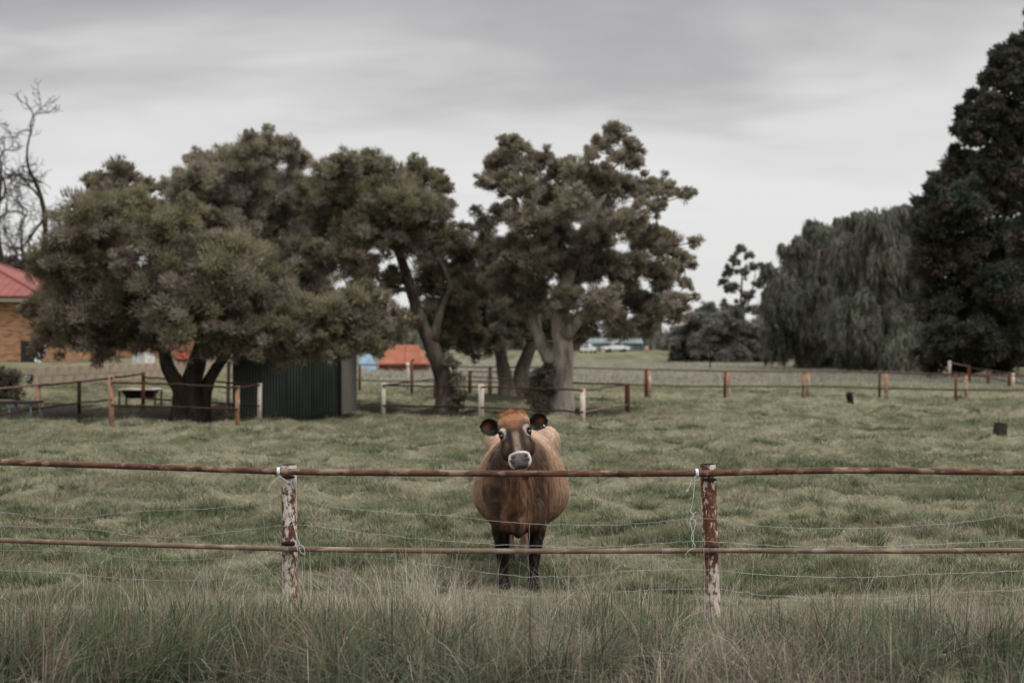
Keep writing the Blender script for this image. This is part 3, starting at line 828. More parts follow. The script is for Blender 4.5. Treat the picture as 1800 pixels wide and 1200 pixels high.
fence("yard_fence", "dark pipe yard fence with wavy posts under the broad olive tree",
      [(-60, 688, 746, 9, M_DARKRUST), (67, 674, 739, 8, M_ORANGE), (139, 669, 732, 7, M_DARKRUST), (196, 662, 750, 9, M_ORANGE), (251, 654, 731, 7, M_RUST), (400, 636, 732, 7, M_PALEPOST), (417, 678, 749, 8, M_ORANGE), (456, 673, 740, 8, M_PALEPOST)],
      [([(-60, 690, 0), (67, 676, 1), (76, 675, 1)], M_RAILLOW), ([(70, 677, 1), (139, 671, 2), (196, 664, 3)], M_DARKRUST), ([(-60, 737, 0), (67, 718, 1), (139, 708, 2), (196, 702, 3)], M_DARKRUST),
       ([(196, 664, 3), (251, 657, 4)], M_DARKRUST), ([(196, 672, 3), (300, 675, 3), (417, 681, 6)], M_DARKRUST), ([(196, 712, 3), (300, 715, 3), (417, 719, 6)], M_DARKRUST),
       ([(251, 663, 4), (330, 667, 4), (400, 672, 5), (456, 676, 7)], M_DARKRUST), ([(251, 700, 4), (330, 705, 4), (400, 709, 5), (456, 713, 7)], M_DARKRUST), ([(417, 681, 6), (456, 676, 7)], M_DARKRUST)], rr=0.026)
fence("boundary_fence", "receding rusty pipe fence along the foot of the black-green trees",
      [(1477, 612, 639, 3, M_PALEPOST), (1488, 618, 641, 3, M_RUST), (1544, 630, 645, 3, M_PALEPOST), (1565, 624, 647, 3, M_RUST), (1577, 622, 648, 3, M_PALEPOST), (1588, 625, 649, 3, M_ORANGE),
       (1613, 627, 651, 4, M_PALEPOST), (1640, 633, 656, 4, M_ORANGE), (1669, 634, 664, 5, M_PALEPOST), (1703, 643, 669, 5, M_RUST), (1737, 649, 676, 5, M_RUST), (1774, 654, 682, 5, M_RUST), (1781, 656, 684, 5, M_PALEPOST), (1850, 668, 694, 6, M_RUST)],
      [([(1613, 628, 6), (1640, 634, 7), (1669, 637, 8), (1703, 644, 9)], M_RAILLOW), ([(1703, 646, 9), (1737, 650, 10), (1774, 656, 11), (1850, 668, 13)], M_DARKRUST), ([(1640, 646, 7), (1703, 658, 9), (1774, 670, 11), (1850, 682, 13)], M_DARKRUST)], rr=0.03)
for lab, px, top, base, w, mt in (("pale timber post in the far field beside the white car", 1060, 609, 630, 5, M_PALEPOST),
                                  ("orange-topped timber post in the far field clear of the vehicles", 1136, 608, 631, 6, M_ORANGE),
                                  ("tall thin rusty pole standing before the far scrub", 1248, 583, 647, 2.6, M_DARKRUST)):
    yy = 2 * F / (base - HORIZON)
    for _ in range(8): yy = (CAM_Z - tz((px - 900) / F * yy, yy)) * F / (base - HORIZON)
    p = W(px, base, yy); h = W(px, top, yy); r = w / 2 / F * yy
    o = MB().tube([[p[0], yy, p[2] - 0.4], [p[0] + 0.02, yy, (p[2] + h[2]) / 2], [p[0] + 0.05, yy, h[2] - r * 0.3], [p[0] + 0.05, yy, h[2]]], [r, r, r, r * 0.7], 10).build("field_post", mt, None, True)
    tag(o, lab, "post")

# ------------------------------------------------------------------ shed
M_SHED = mat_noise("dark green sheet steel", (0.020, 0.027, 0.024), (0.045, 0.053, 0.047), 3, 0.3, 0.7, 0.55, 0.35, stretch=(1, 1, 0.3))
M_SHEDSIDE = mat_noise("light-side grey-green steel", (0.10, 0.10, 0.085), (0.15, 0.148, 0.125), 3, 0.3, 0.7, 0.6, 0.3, stretch=(1, 1, 0.3))  # paler colour paints in the light on the right wall
SX0, SX1, SY0, SY1 = -7.95, -4.88, 40.6, 44.6
rt = root("corrugated_shed", ((SX0 + SX1) / 2, SY0, tz(-6.4, SY0)), "dark green corrugated steel shed under the olive foliage", "shed")
def sheet(a, b_, y, z0, z1a, z1b, axis="x", pitch=0.085, amp=0.014, thick=0.004):
    nseg = int(abs(b_ - a) / pitch) * 6
    u = np.linspace(a, b_, nseg + 1); off = amp * np.sign(np.sin((u - a) / pitch * 2 * np.pi)) * np.abs(np.sin((u - a) / pitch * 2 * np.pi)) ** 0.5
    top = np.linspace(z1a, z1b, nseg + 1)
    def pt(uu, o, z): return np.stack([uu, np.full_like(uu, y) + o, z], 1) if axis == "x" else np.stack([np.full_like(uu, y) + o, uu, z], 1)
    k = nseg + 1
    V = np.vstack([pt(u, off, np.full(k, z0)), pt(u, off, top), pt(u, off + thick, np.full(k, z0)), pt(u, off + thick, top)])
    q = []
    for i in range(nseg):
        q += [[i, i + 1, k + i + 1, k + i], [2 * k + i + 1, 2 * k + i, 3 * k + i, 3 * k + i + 1]]
    return MB().add(V, q)
wsh = (SX1 - SX0 - 0.06) / 4
for k in range(4):
    a = SX0 + k * wsh
    sheet(a, a + wsh - 0.003, SY0 + 0.003 * (k % 2), -0.05, 2.20, 2.20).build("wall_sheet", M_SHED, rt, True)
    sheet(a, a + wsh - 0.003, SY1 + 0.003 * (k % 2), -0.05, 2.45, 2.45).build("wall_sheet", M_SHED, rt, True)
for k in range(4):
    a = SY0 + 0.04 + k * 0.985
    for xx, mt in ((SX1, M_SHEDSIDE), (SX0 - 0.03, M_SHED)):
        z1, z2 = 2.20 + 0.25 * k / 4, 2.20 + 0.25 * (k + 1) / 4
        sheet(a, a + 0.98, xx + 0.003 * (k % 2), -0.05, z1, z2, "y").build("wall_sheet", mt, rt, True)
MB().box((SX1 - 0.03, SY0 - 0.02, 0.70), (0.09, 0.05, 1.5)).build("corner_shadow", M_BLACKIN, rt)  # black strip standing in for the shadowed gap at the corner
Mr = Matrix.Rotation(math.atan2(0.25, SY1 - SY0), 3, "X")
MB().box(((SX0 + SX1) / 2, (SY0 + SY1) / 2, 2.36), (SX1 - SX0 + 0.3, SY1 - SY0 + 0.4, 0.05), Mr).build("roof", M_SHED, rt)

# ------------------------------------------------------------------ house
m, t, b = new_mat("face brick")
sp_ = N(t, "ShaderNodeSeparateXYZ"); t.links.new(coords(t, "Object"), sp_.inputs[0])
cb = N(t, "ShaderNodeCombineXYZ")
t.links.new(math_node(t, "ADD", sp_.outputs[0], sp_.outputs[1]), cb.inputs[0]); t.links.new(sp_.outputs[2], cb.inputs[1])
br = N(t, "ShaderNodeTexBrick"); t.links.new(cb.outputs[0], br.inputs["Vector"])
br.inputs["Scale"].default_value = 1; br.inputs["Brick Width"].default_value = 0.31; br.inputs["Row Height"].default_value = 0.105
br.inputs["Mortar Size"].default_value = 0.011; br.inputs["Bias"].default_value = -0.15
br.inputs["Color1"].default_value = (0.40, 0.20, 0.10, 1); br.inputs["Color2"].default_value = (0.10, 0.045, 0.03, 1); br.inputs["Mortar"].default_value = (0.36, 0.23, 0.14, 1)
t.links.new(br.outputs[0], b.inputs["Base Color"]); b.inputs["Roughness"].default_value = 0.9
bump(t, b, br.outputs[1], -0.6, 0.01)
M_BRICK = m
M_ROOF = mat_noise("red roof steel", (0.19, 0.06, 0.052), (0.26, 0.09, 0.078), 1.2, 0.3, 0.7, 0.75, 0.2)
M_CREAM = mat_noise("cream fascia paint", (0.52, 0.47, 0.40), (0.60, 0.56, 0.48), 5, rough=0.5)
M_GUTTER = mat_noise("dark red gutter", (0.09, 0.022, 0.02), (0.13, 0.035, 0.03), 5, rough=0.5)
HX1, HX0, HY0, HY1 = -23.1, -37.0, 69.0, 79.0
hz = 1.15
rt = root("brick_house", (HX1, HY0, hz), "brown brick house with red hipped steel roof", "house")
MB().box(((HX0 + HX1) / 2, (HY0 + HY1) / 2, 2.7), (HX1 - HX0, HY1 - HY0, 3.3)).build("wall", M_BRICK, rt)
ov, ez = 0.55, 4.42
ex0, ex1, ey0, ey1 = HX0 - ov, HX1 + ov, HY0 - ov, HY1 + ov
rise = 5.55 * math.tan(R(23)); hw = (ey1 - ey0) / 2
rv = [[ex0, ey0, ez], [ex1, ey0, ez], [ex1, ey1, ez], [ex0, ey1, ez], [ex0 + hw, (ey0 + ey1) / 2, ez + rise], [ex1 - hw, (ey0 + ey1) / 2, ez + rise]]
ro = MB().add(rv, [[0, 1, 5, 4], [2, 3, 4, 5]], [[1, 2, 5], [3, 0, 4]]).add(np.array(rv)[:4] - [0, 0, 0.03], [[3, 2, 1, 0]]).build("roof", M_ROOF, rt)
ridge = np.array(rv)
for k in range(40):
    x0 = ex0 + 0.2 + k * 0.38
    if x0 > ex1 - 0.1: break
    d = min(hw, x0 - ex0, ex1 - x0)
    MB().tube([[x0, ey0, ez + 0.012], [x0, ey0 + d, ez + d * rise / hw + 0.012]], 0.018, 4).build("roof_rib", M_ROOF, ro)
for i, j in ((1, 5), (0, 4), (2, 5), (4, 5)):
    MB().tube([ridge[i] + [0, 0, 0.02], ridge[j] + [0, 0, 0.02]], 0.07, 8).build("ridge_cap", M_ROOF, ro, True)
fa = MB()
fa.box(((ex0 + ex1) / 2, ey0 + 0.01, ez - 0.15), (ex1 - ex0, 0.03, 0.2)).box((ex1 - 0.01, (ey0 + ey1) / 2, ez - 0.15), (0.03, ey1 - ey0 - 0.06, 0.2))
fa.build("fascia", M_CREAM, rt)
MB().box(((ex0 + ex1) / 2, ey0 - 0.06, ez - 0.03), (ex1 - ex0 + 0.2, 0.11, 0.1)).build("gutter", M_GUTTER, rt)
MB().box((ex1 + 0.06, (ey0 + ey1) / 2, ez - 0.03), (0.11, ey1 - ey0, 0.1)).build("gutter", M_GUTTER, rt)
MB().box(((ex0 + ex1) / 2, ey0 + 0.3, ez - 0.22), (ex1 - ex0 - 0.1, 0.5, 0.03)).build("eave_lining", M_CREAM, rt)

# things by the house wall
def on(px, yy): x = (px - 900) / F * yy; return x, yy, tz(x, yy)
M_DARKBOX = mat_noise("black painted box", (0.012, 0.012, 0.012), (0.03, 0.028, 0.026), 5, rough=0.7)
M_WHITE = mat_noise("weathered white paint", (0.42, 0.41, 0.40), (0.68, 0.67, 0.66), 6, 0.35, 0.6, 0.7)
x, y, z = on(51, 67.6)
rt = root("black_cupboard", (x, y, z), "black upright cupboard against the brick house wall", "cupboard")
MB().box((x, y, z + 0.5), (0.62, 0.5, 1.0)).build("body", M_DARKBOX, rt)
MB().box((x - 0.16, y - 0.262, z + 0.5), (0.29, 0.02, 0.92)).build("door", M_DARKBOX, rt)
MB().box((x + 0.16, y - 0.262, z + 0.5), (0.29, 0.02, 0.92)).build("door", M_DARKBOX, rt)
MB().box((x, y, z + 1.015), (0.68, 0.54, 0.03)).build("top", M_DARKBOX, rt)
x, y, z = on(71, 67.0)
Mt = Matrix.Rotation(R(14), 3, "Y") @ Matrix.Rotation(R(-10), 3, "X")
mb = MB(); mb.box((x, y, z + 0.42), (0.32, 0.035, 0.86), -Mt if False else Mt)
tag(mb.build("leaning_board", mat_noise("peeling white board", (0.10, 0.075, 0.065), (0.66, 0.64, 0.63), 5, 0.40, 0.5, 0.8, stretch=(2, 2, 0.6)), None), "peeling white board leaning beside the black cupboard", "board")

# limestone retaining wall, block by block
M_STONE = mat_noise("limestone block", (0.24, 0.185, 0.13), (0.40, 0.33, 0.25), 3, 0.3, 0.7, 0.9, 0.1, 0.6, 0.02)
rt = root("retaining_wall", (WALL[0][0], WALL[0][1], 0.2), "low limestone block retaining wall below the house yard", "wall")
length = 24; dirv = np.array([WALL[1][0] - WALL[0][0], WALL[1][1] - WALL[0][1]]); dirv = dirv / np.linalg.norm(dirv)
ang = math.atan2(dirv[1], dirv[0]); Rz = Matrix.Rotation(ang, 3, "Z")
blk = None
for c in range(3):
    s = -0.5 * (c % 2)
    k = 0
    while s < length:
        l0, l1 = max(0, s), min(length, s + 1.0)
        if l1 - l0 > 0.2:
            ctr = np.array(WALL[0]) + dirv * (l0 + l1) / 2
            nrm = np.array([-dirv[1], dirv[0]])
            ctr = ctr + nrm * (0.175 + rng.normal(0, 0.006))
            if l1 - l0 > 0.99:
                if blk is None:
                    blk = MB().box((0, 0, 0), (0.985, 0.35, 0.338)).mesh("block"); blk.materials.append(M_STONE)
                o = bpy.data.objects.new("block", blk)
            else:
                me = MB().box((0, 0, 0), (l1 - l0 - 0.015, 0.35, 0.338)).mesh("block"); me.materials.append(M_STONE)
                o = bpy.data.objects.new("block", me)
            COL.objects.link(o); o.parent = rt
            o.location = Vector((ctr[0], ctr[1], 1.29 - 0.175 - 0.35 * c)) - rt.location
            o.rotation_euler = (0, 0, ang + rng.normal(0, 0.004))
        s += 1.0; k += 1
# dark sign plate on the wall end with faint white marks
wx, wy = WALL[0]
rt = root("wall_plate", (wx - 0.12, wy - 0.05, 0.85), "small black plate with smudged white marks at the retaining wall end", "sign")
MB().box((wx - 0.13, wy - 0.045, 0.90), (0.34, 0.03, 0.22)).build("plate", M_DARKBOX, rt)
for ox, oz, ww in ((-0.08, 0.05, 0.1), (0.0, -0.045, 0.07), (-0.10, -0.05, 0.09), (0.04, 0.045, 0.05)):
    MB().box((wx - 0.13 + ox, wy - 0.063, 0.90 + oz), (ww, 0.006, 0.045)).build("mark", M_WHITE, rt)

# white chest on the house yard
x, y, z = on(252, 66)
rt = root("white_chest", (x, y, z), "white steel chest standing above the retaining wall", "chest")
Rz2 = Matrix.Rotation(R(-32), 3, "Z")
MB().box((x, y, z + 0.24), (0.85, 0.6, 0.46), Rz2).build("body", M_WHITE, rt)
MB().box((x, y, z + 0.50), (0.89, 0.64, 0.06), Rz2).build("lid", M_WHITE, rt)
hv = np.array(Rz2) @ np.array([-0.12, -0.315, 0]); MB().box((x + hv[0], y + hv[1], z + 0.40), (0.12, 0.03, 0.04), Rz2).build("latch", M_DARKBOX, rt)
# brown paling fence behind
M_PALING = mat_noise("brown paling", (0.16, 0.075, 0.04), (0.36, 0.19, 0.11), 4, 0.3, 0.7, 0.9, stretch=(1, 1, 0.3))
x, y, z = on(235, 88)
rt = root("paling_fence", (x, y, z), "orange-brown paling fence behind the white chest", "fence")
pal = MB().box((0, 0, 0), (0.135, 0.02, 1.15)).mesh("paling"); pal.materials.append(M_PALING)
for k in range(46):
    xx = (150 - 900) / F * 88 + k * 0.15
    o = bpy.data.objects.new("paling", pal); COL.objects.link(o); o.parent = rt
    o.location = Vector((xx, 88 + 0.01 * (k % 2), tz(xx, 88) + 0.55 + rng.normal(0, 0.02))) - rt.location
    o.rotation_euler = (0, rng.normal(0, 0.012), 0)
for zz in (0.25, 0.85):
    MB().box(((150 - 900) / F * 88 + 3.4, 88.05, z + zz), (7.0, 0.05, 0.09)).build("rail", M_PALING, rt)
# red drum
M_RED = mat_noise("faded red paint", (0.30, 0.05, 0.035), (0.42, 0.09, 0.06), 5, rough=0.6)
x, y, z = on(321, 66.5)
o = root("red_drum", (x, y, z), "red drum glimpsed between the forked trunks of the broad tree", "drum")
MB().tube([[x, y, z], [x, y, z + 0.27], [x, y, z + 0.28], [x, y, z + 0.3], [x, y, z + 0.31], [x, y, z + 0.62]], [0.24, 0.24, 0.255, 0.255, 0.24, 0.24], 18).build("barrel", M_RED, o, True)
MB().tube([[x, y, z + 0.62], [x, y, z + 0.65]], 0.25, 18).build("rim", M_RED, o, True)

# rusty tub on a stand
M_TUBIN = mat_noise("rusty tub inside", (0.13, 0.065, 0.04), (0.26, 0.15, 0.10), 6)
x, y, z = on(247, 45)
rt = root("feed_trough", (x, y, z), "rusty feed tub with pale rim on a dark four-legged stand", "trough")
zt = z + 0.60
a = np.array([[-.60, -.45], [.60, -.45], [.60, .45], [-.60, .45]])
def ringz(s, zz): return np.column_stack([a * s + [x, y], np.full(4, zz)])
V = np.vstack([ringz(1, zt), ringz(0.80, zt + 0.02), ringz(0.62, zt - 0.16)])
q = [[i, (i + 1) % 4, 4 + (i + 1) % 4, 4 + i] for i in range(4)]
MB().add(V[:8], q).add(V[:4] - [0, 0, 0.035], [[3, 2, 1, 0]]).add(np.vstack([V[:4], V[:4] - [0, 0, 0.035]]), [[i, 4 + i, 4 + (i + 1) % 4, (i + 1) % 4] for i in range(4)]).build("rim", mat_noise("pale worn rim", (0.30, 0.22, 0.17), (0.60, 0.54, 0.48), 6), rt)
MB().add(V[4:], q + [[4, 5, 6, 7]]).build("basin", M_TUBIN, rt)
Vo = np.vstack([ringz(0.86, zt - 0.04), ringz(0.60, zt - 0.30)])
MB().add(Vo, q + [[4, 5, 6, 7]]).build("tub", M_DARKBOX, rt)
for sx in (-1, 1):
    for sy in (-1, 1):
        MB().box((x + sx * 0.56, y + sy * 0.40, (z + zt - 0.04) / 2 - 0.03), (0.05, 0.05, zt - z - 0.01)).build("leg", M_DARKRUST, rt)
# blue trestle
M_BLUE = mat_noise("worn blue paint", (0.07, 0.15, 0.24), (0.13, 0.24, 0.34), 8)
x, y, z = on(20, 38.5)
rt = root("trestle_table", (x, y, z), "dark topped trestle table with splayed blue legs by the yard fence", "table")
MB().box((x, y, z + 0.53), (1.55, 0.6, 0.06)).build("top", M_DARKBOX, rt)
MB().box((x - 0.3, y, z + 0.575), (0.7, 0.4, 0.03)).build("plank", M_RAILLOW, rt)
for sx in (-0.6, 0.02, 0.6):
    for sy, dx in ((-0.22, 0.0), (0.22, 0.26)):
        g = tz(x + sx + dx, y + sy)
        MB().tube([[x + sx, y + sy, z + 0.51], [x + sx + dx, y + sy * 1.1, g - 0.02]], 0.018, 8).build("leg", M_BLUE, rt, True)

# ------------------------------------------------------------------ far buildings and vehicles
M_RUSTROOF = mat_noise("rust-red sheet iron", (0.20, 0.068, 0.04), (0.34, 0.13, 0.075), 1.2, 0.3, 0.7, 0.85, stretch=(1, 1, 0.4))
yy = 118; x0, x1 = (664 - 900) / F * yy, (752 - 900) / F * yy
zb = tz((x0 + x1) / 2, yy)
rt = root("rusty_shed", ((x0 + x1) / 2, yy, zb), "rust-red iron shed with sloping roof far behind the leaning trunk", "shed")
zt = CAM_Z - (606 - HORIZON) / F * yy; zl = CAM_Z - (639 - HORIZON) / F * yy
V = [[x0, yy, zl], [x1, yy, zl], [x1 - 0.95, yy + 2.2, zt], [x0 + 0.9, yy + 2.2, zt], [x0, yy + 4.4, zl], [x1, yy + 4.4, zl]]
V2 = [[p[0], p[1], p[2] - 0.05] for p in V]
half = (x0 + x1) / 2 + 0.1
MB().add([V[0], [half, yy, zl], [half, yy + 2.2, zt], V[3]], [[0, 1, 2, 3]]).add([V2[0], [half, yy, zl - .05], [half, yy + 2.2, zt - .05], V2[3]], [[3, 2, 1, 0]]).build("roof_panel", M_RUSTROOF, rt)
MB().add([[half + .04, yy, zl], V[1], V[2], [half + .04, yy + 2.2, zt]], [[0, 1, 2, 3]]).add([[half + .04, yy, zl - .05], V2[1], V2[2], [half + .04, yy + 2.2, zt - .05]], [[3, 2, 1, 0]]).build("roof_panel", M_RUSTROOF, rt)
MB().add([V[5], V[4], V[3], V[2]], [[0, 1, 2, 3]]).add([V[1], V[5], V[2], V[4], V[0], V[3]], None, [[0, 1, 2], [3, 4, 5]]).build("roof_back", M_RUSTROOF, rt)
MB().box(((x0 + x1) / 2, yy + 2.2, (zb + zl) / 2 - 0.05), (x1 - x0 - 0.2, 4.0, zl - zb)).build("wall", M_RUST, rt)
# blue tarpaulin over a heap
M_TARP = mat_noise("faded blue tarpaulin", (0.16, 0.25, 0.36), (0.30, 0.40, 0.50), 2.5, 0.3, 0.7, 0.5)
yy = 112; xc = (645 - 900) / F * yy; zb = tz(xc, yy)
g = np.linspace(-1, 1, 13); GX, GY = np.meshgrid(g, g)
hh = np.clip(1 - np.maximum(np.abs(GX), np.abs(GY)) ** 1.6, 0, 1) ** 0.6 * 1.35 * (1 + 0.10 * np.sin(5 * GX + 3 * GY) + 0.06 * np.sin(11 * GX - 4 * GY))
V = np.stack([xc + GX * 0.72, yy + GY * 0.8, zb - 0.03 + hh], -1).reshape(-1, 3)
i_, j_ = np.meshgrid(np.arange(12), np.arange(12)); q0 = (j_ * 13 + i_).ravel()
o = put("tarpaulin_heap", np_mesh("tarpaulin_heap", V, None, np.stack([q0, q0 + 1, q0 + 14, q0 + 13], 1), None, True), M_TARP)
tag(o, "faded blue tarpaulin draped over a heap beside the rust-red shed", "tarpaulin")
# long low shed with teal roof
M_TEAL = mat_noise("grey-teal roof", (0.10, 0.14, 0.14), (0.17, 0.22, 0.22), 0.6, rough=0.6)
M_GREYWALL = mat_noise("grey cladding", (0.07, 0.075, 0.075), (0.12, 0.12, 0.115), 0.6)
yy = 275; xa, xb = (1005 - 900) / F * yy, (1128 - 900) / F * yy; zb = tz(xa, yy)
rt = root("long_shed", ((xa + xb) / 2, yy, zb), "long low grey shed with teal roof behind the white vehicles", "shed")
MB().box(((xa + xb) / 2, yy + 3, zb + 0.7), (xb - xa, 6, 1.7)).build("wall", M_GREYWALL, rt)
MB().add([[xa - .3, yy - .3, zb + 1.5], [xb + .3, yy - .3, zb + 1.5], [xb + .3, yy + 3, zb + 2.5], [xa - .3, yy + 3, zb + 2.5], [xa - .3, yy + 6.3, zb + 1.5], [xb + .3, yy + 6.3, zb + 1.5]],
         [[0, 1, 2, 3], [3, 2, 5, 4], [0, 4, 5, 1]], [[0, 3, 4], [1, 5, 2]]).build("roof", M_TEAL, rt)
for k in range(4):
    MB().box((xa + 1.5 + k * 3.2, yy - 0.02, zb + 0.75), (1.6, 0.08, 1.1)).build("door", M_TEAL, rt)
# vehicles
M_CARW = mat_noise("white car paint", (0.62, 0.62, 0.62), (0.74, 0.74, 0.73), 2, rough=0.3, spec=0.5)
M_GLASS = mat_noise("dark car glass", (0.015, 0.02, 0.022), (0.03, 0.035, 0.038), 2, rough=0.1, spec=0.6)
M_TYRE = mat_noise("tyre rubber", (0.012, 0.012, 0.012), (0.025, 0.025, 0.025), 10)
def car(name, label, px, yy, ang, prof, cabin, wid):
    x = (px - 900) / F * yy; z = tz(x, yy)
    rt = root(name, (x, yy, z), label, "car" if name == "parked_car" else "ute", "white vehicles in the far field")
    Rm = np.array(Matrix.Rotation(ang, 3, "Z"))
    def ext(p, w):
        p = np.array(p, float); k = len(p)
        V = np.vstack([np.column_stack([p[:, 0], np.full(k, s * w / 2), p[:, 1]]) for s in (-1, 1)])
        V = V @ Rm.T + [x, yy, z]
        mb = MB(); q = [[i, (i + 1) % k, k + (i + 1) % k, k + i] for i in range(k)]
        c0 = V[:k].mean(0); c1 = V[k:].mean(0)
        V = np.vstack([V, c0, c1]); t = []
        for i in range(k): t += [[2 * k, (i + 1) % k, i], [2 * k + 1, k + i, k + (i + 1) % k]]
        return mb.add(V, q, t)
    ext(prof, wid).build("body", M_CARW, rt)
    ext(cabin, wid - 0.18).build("cabin", M_CARW, rt)
    cp = np.array(cabin); cm = cp.mean(0); ext((cp - cm) * [0.86, 0.62] + cm + [0, 0.03], wid - 0.14).build("side_window", M_GLASS, rt)
    ext((cp - cm) * [1.03, 0.6] + cm + [0, 0.02], wid - 0.5).build("windscreen", M_GLASS, rt)
    for wx_ in (-1.3, 1.3):
        for s in (-1, 1):
            p0 = np.array([wx_, s * (wid / 2 - 0.2), 0.31]) @ Rm.T + [x, yy, z]; p1 = np.array([wx_, s * (wid / 2 + 0.02), 0.31]) @ Rm.T + [x, yy, z]
            MB().tube([p0, p1], 0.31, 14).build("wheel", M_TYRE, rt, True)
car("parked_car", "small white car parked end-on in the far field", 1034, 232, R(72),
    [(-2, .35), (-2, .8), (-1.1, .92), (1.3, .92), (2, .78), (2.05, .4)], [(-1.7, .9), (-1.3, 1.42), (.35, 1.45), (1.1, .9)], 1.75)
car("parked_ute", "white ute with raised cab parked in the far field", 1082, 240, R(14),
    [(-2.3, .45), (-2.3, 1.0), (1.2, 1.0), (2.2, .92), (2.3, .45)], [(-.7, .98), (-.6, 1.68), (.75, 1.7), (1.35, .98)], 1.8)

# ------------------------------------------------------------------ field objects
x, y, z = on(1496, 50.5)
rt = root("rubber_bucket", (x, y, z), "black bucket tilted in the grass before the paired fence posts", "bucket")
ax = np.array([-0.22, -0.18, 1.0]); ax /= np.linalg.norm(ax); p = np.array([x, y, z - 0.03])
MB().tube([p, p + ax * 0.40], [0.105, 0.125], 16, False).tube([p + ax * 0.40, p + ax * 0.02], [0.117, 0.098], 16, False).add(*(lambda d: (d, None, [[0, 1, 2]]))([p + [0.1, 0, 0.02], p + [-.06, .09, .02], p + [-.06, -.09, .02]])).build("bucket", M_BLACKIN, rt, True)
MB().tube([p + ax * 0.385, p + ax * 0.41], [0.133, 0.133], 16, False).build("rim", mat_noise("rubber rim with painted highlight", (0.05, 0.05, 0.05), (0.13, 0.13, 0.13), 8), rt, True)  # rim colour lightened to paint in the bright top edge
x, y, z = on(1758, 32.6)
rt = root("wooden_block", (x, y, z), "dark squat timber block with a thin upright stick", "block")
Mb = Matrix.Rotation(R(5), 3, "Y") @ Matrix.Rotation(R(20), 3, "Z")
MB().box((x, y, z + 0.14), (0.25, 0.2, 0.34), Mb, 0.9).build("block", mat_noise("dark timber", (0.016, 0.014, 0.012), (0.045, 0.038, 0.03), 8, bump_s=0.6), rt)
MB().tube([[x - 0.02, y, z + 0.28], [x - 0.025, y, z + 0.45]], [0.012, 0.008], 6).build("stick", M_DARKRUST, rt)

# small bird on the paddock fence
yb = 2 * F / (688 - HORIZON); pb = W(724, 637.5, yb)
M_BIRD = mat_noise("black plumage", (0.008, 0.008, 0.009), (0.02, 0.02, 0.022), 20)
rt = root("bird", tuple(pb), "small dark bird perched on the paddock fence post", "bird")
mb = MB(); mb.tube([pb + [-.07, 0, .02], pb + [-.03, 0, .05], pb + [0.02, 0, .085], pb + [.05, 0, .12], pb + [.065, 0, .15], pb + [.085, 0, .165], pb + [.11, 0, .16]], [.012, .035, .048, .036, .030, .026, .004], 10)
mb.build("body", M_BIRD, rt, True)
MB().box(pb + [-.115, 0, .0], (.10, .03, .012), Matrix.Rotation(R(-30), 3, "Y")).build("tail", M_BIRD, rt)
for s in (-1, 1): MB().tube([pb + [.01, s * .015, 0], pb + [.01, s * .015, .05]], .005, 5).build("leg", M_BIRD, rt)

# ------------------------------------------------------------------ near pipe fence
FP = [(-4.95, 11.75), (-1.672, 10.66), (1.442, 10.46), (4.52, 10.36)]
def fy(x): return np.interp(x, [p[0] for p in FP], [p[1] for p in FP])
def onf(px, py, off=0.0):
    yy = 10.6
    for _ in range(25): yy = float(fy((px - 900) / F * yy)) + off
    return W(px, py, yy)
rt = root("pipe_fence", (0, 10.56, tz(0, 10.56)), "rusty two-rail pipe fence with flaking white posts before the cow", "fence")
for k, (x, y) in enumerate(FP):
    g = tz(x, y); r = 0.058
    top = 1.115 + (0.02 if k == 2 else 0)
    lean = -0.035 if k == 2 else -0.012
    def pp(z_): return [x - lean * (z_ / 1.1 - 1) * -1, y, z_]
    zs = [g - 0.3, 0.3, 0.62, top]
    po = MB().tube([pp(q) for q in zs], r, 24, False).build("post", M_POST, rt, True)
    MB().tube([pp(top + 0.001), pp(top - 0.02), pp(top - 0.3)], [r * 0.999, r * 0.87, r * 0.87], 24, False).build("pipe_mouth", M_BLACKIN, po, True)
    MB().tube([[pp(.53)[0] - 0.05, y - r - 0.004, 0.532], [pp(.53)[0], y - r - 0.012, 0.538], [pp(.53)[0] + 0.05, y - r - 0.004, 0.532]], [0.012, 0.02, 0.012], 8).build("notch_collar", M_BLACKIN, po, True)  # black collar standing in for the dark cut above the lower rail
    MB().tube([[pp(1.03)[0] - 0.05, y - r + 0.002, 1.028], [pp(1.03)[0], y - r - 0.008, 1.026], [pp(1.03)[0] + 0.05, y - r + 0.002, 1.028]], [0.008, 0.014, 0.008], 8).build("notch_collar", M_DARKRUST, po, True)  # dark collar standing in for the notch under the upper rail
off = -0.058 - 0.024
for pts, mt, rr in (([(-190, 805), (0, 812), (250, 820), (508, 829)], M_RAIL, 0.0240), ([(508, 829), (700, 831), (900, 832), (1080, 832), (1245, 831.5)], M_RAIL, 0.0240), ([(1245, 831.5), (1370, 828), (1520, 826.5), (1680, 828.5), (1800, 830), (2000, 832)], M_RAIL, 0.0235),
                    ([(-190, 938), (0, 949), (250, 957), (508, 964)], M_RAILLOW, 0.0195), ([(508, 964), (700, 967), (900, 968), (1080, 968), (1245, 967)], M_RAILLOW, 0.0195), ([(1245, 967), (1400, 967.5), (1600, 968), (1800, 966.5), (2000, 967)], M_RAILLOW, 0.019)):
    Q = spline([onf(a, c, off) for a, c in pts], 40)
    MB().tube(Q, rr * (1 + rng.normal(0, 0.012, 40)), 14).build("rail", mt, rt, True)
for px, py in ((1366, 828), (1090, 832)):
    a, c = onf(px - 3, py, off), onf(px + 3, py, off); MB().tube([a, c], 0.0275, 14).build("coupling", M_RAIL, rt, True)
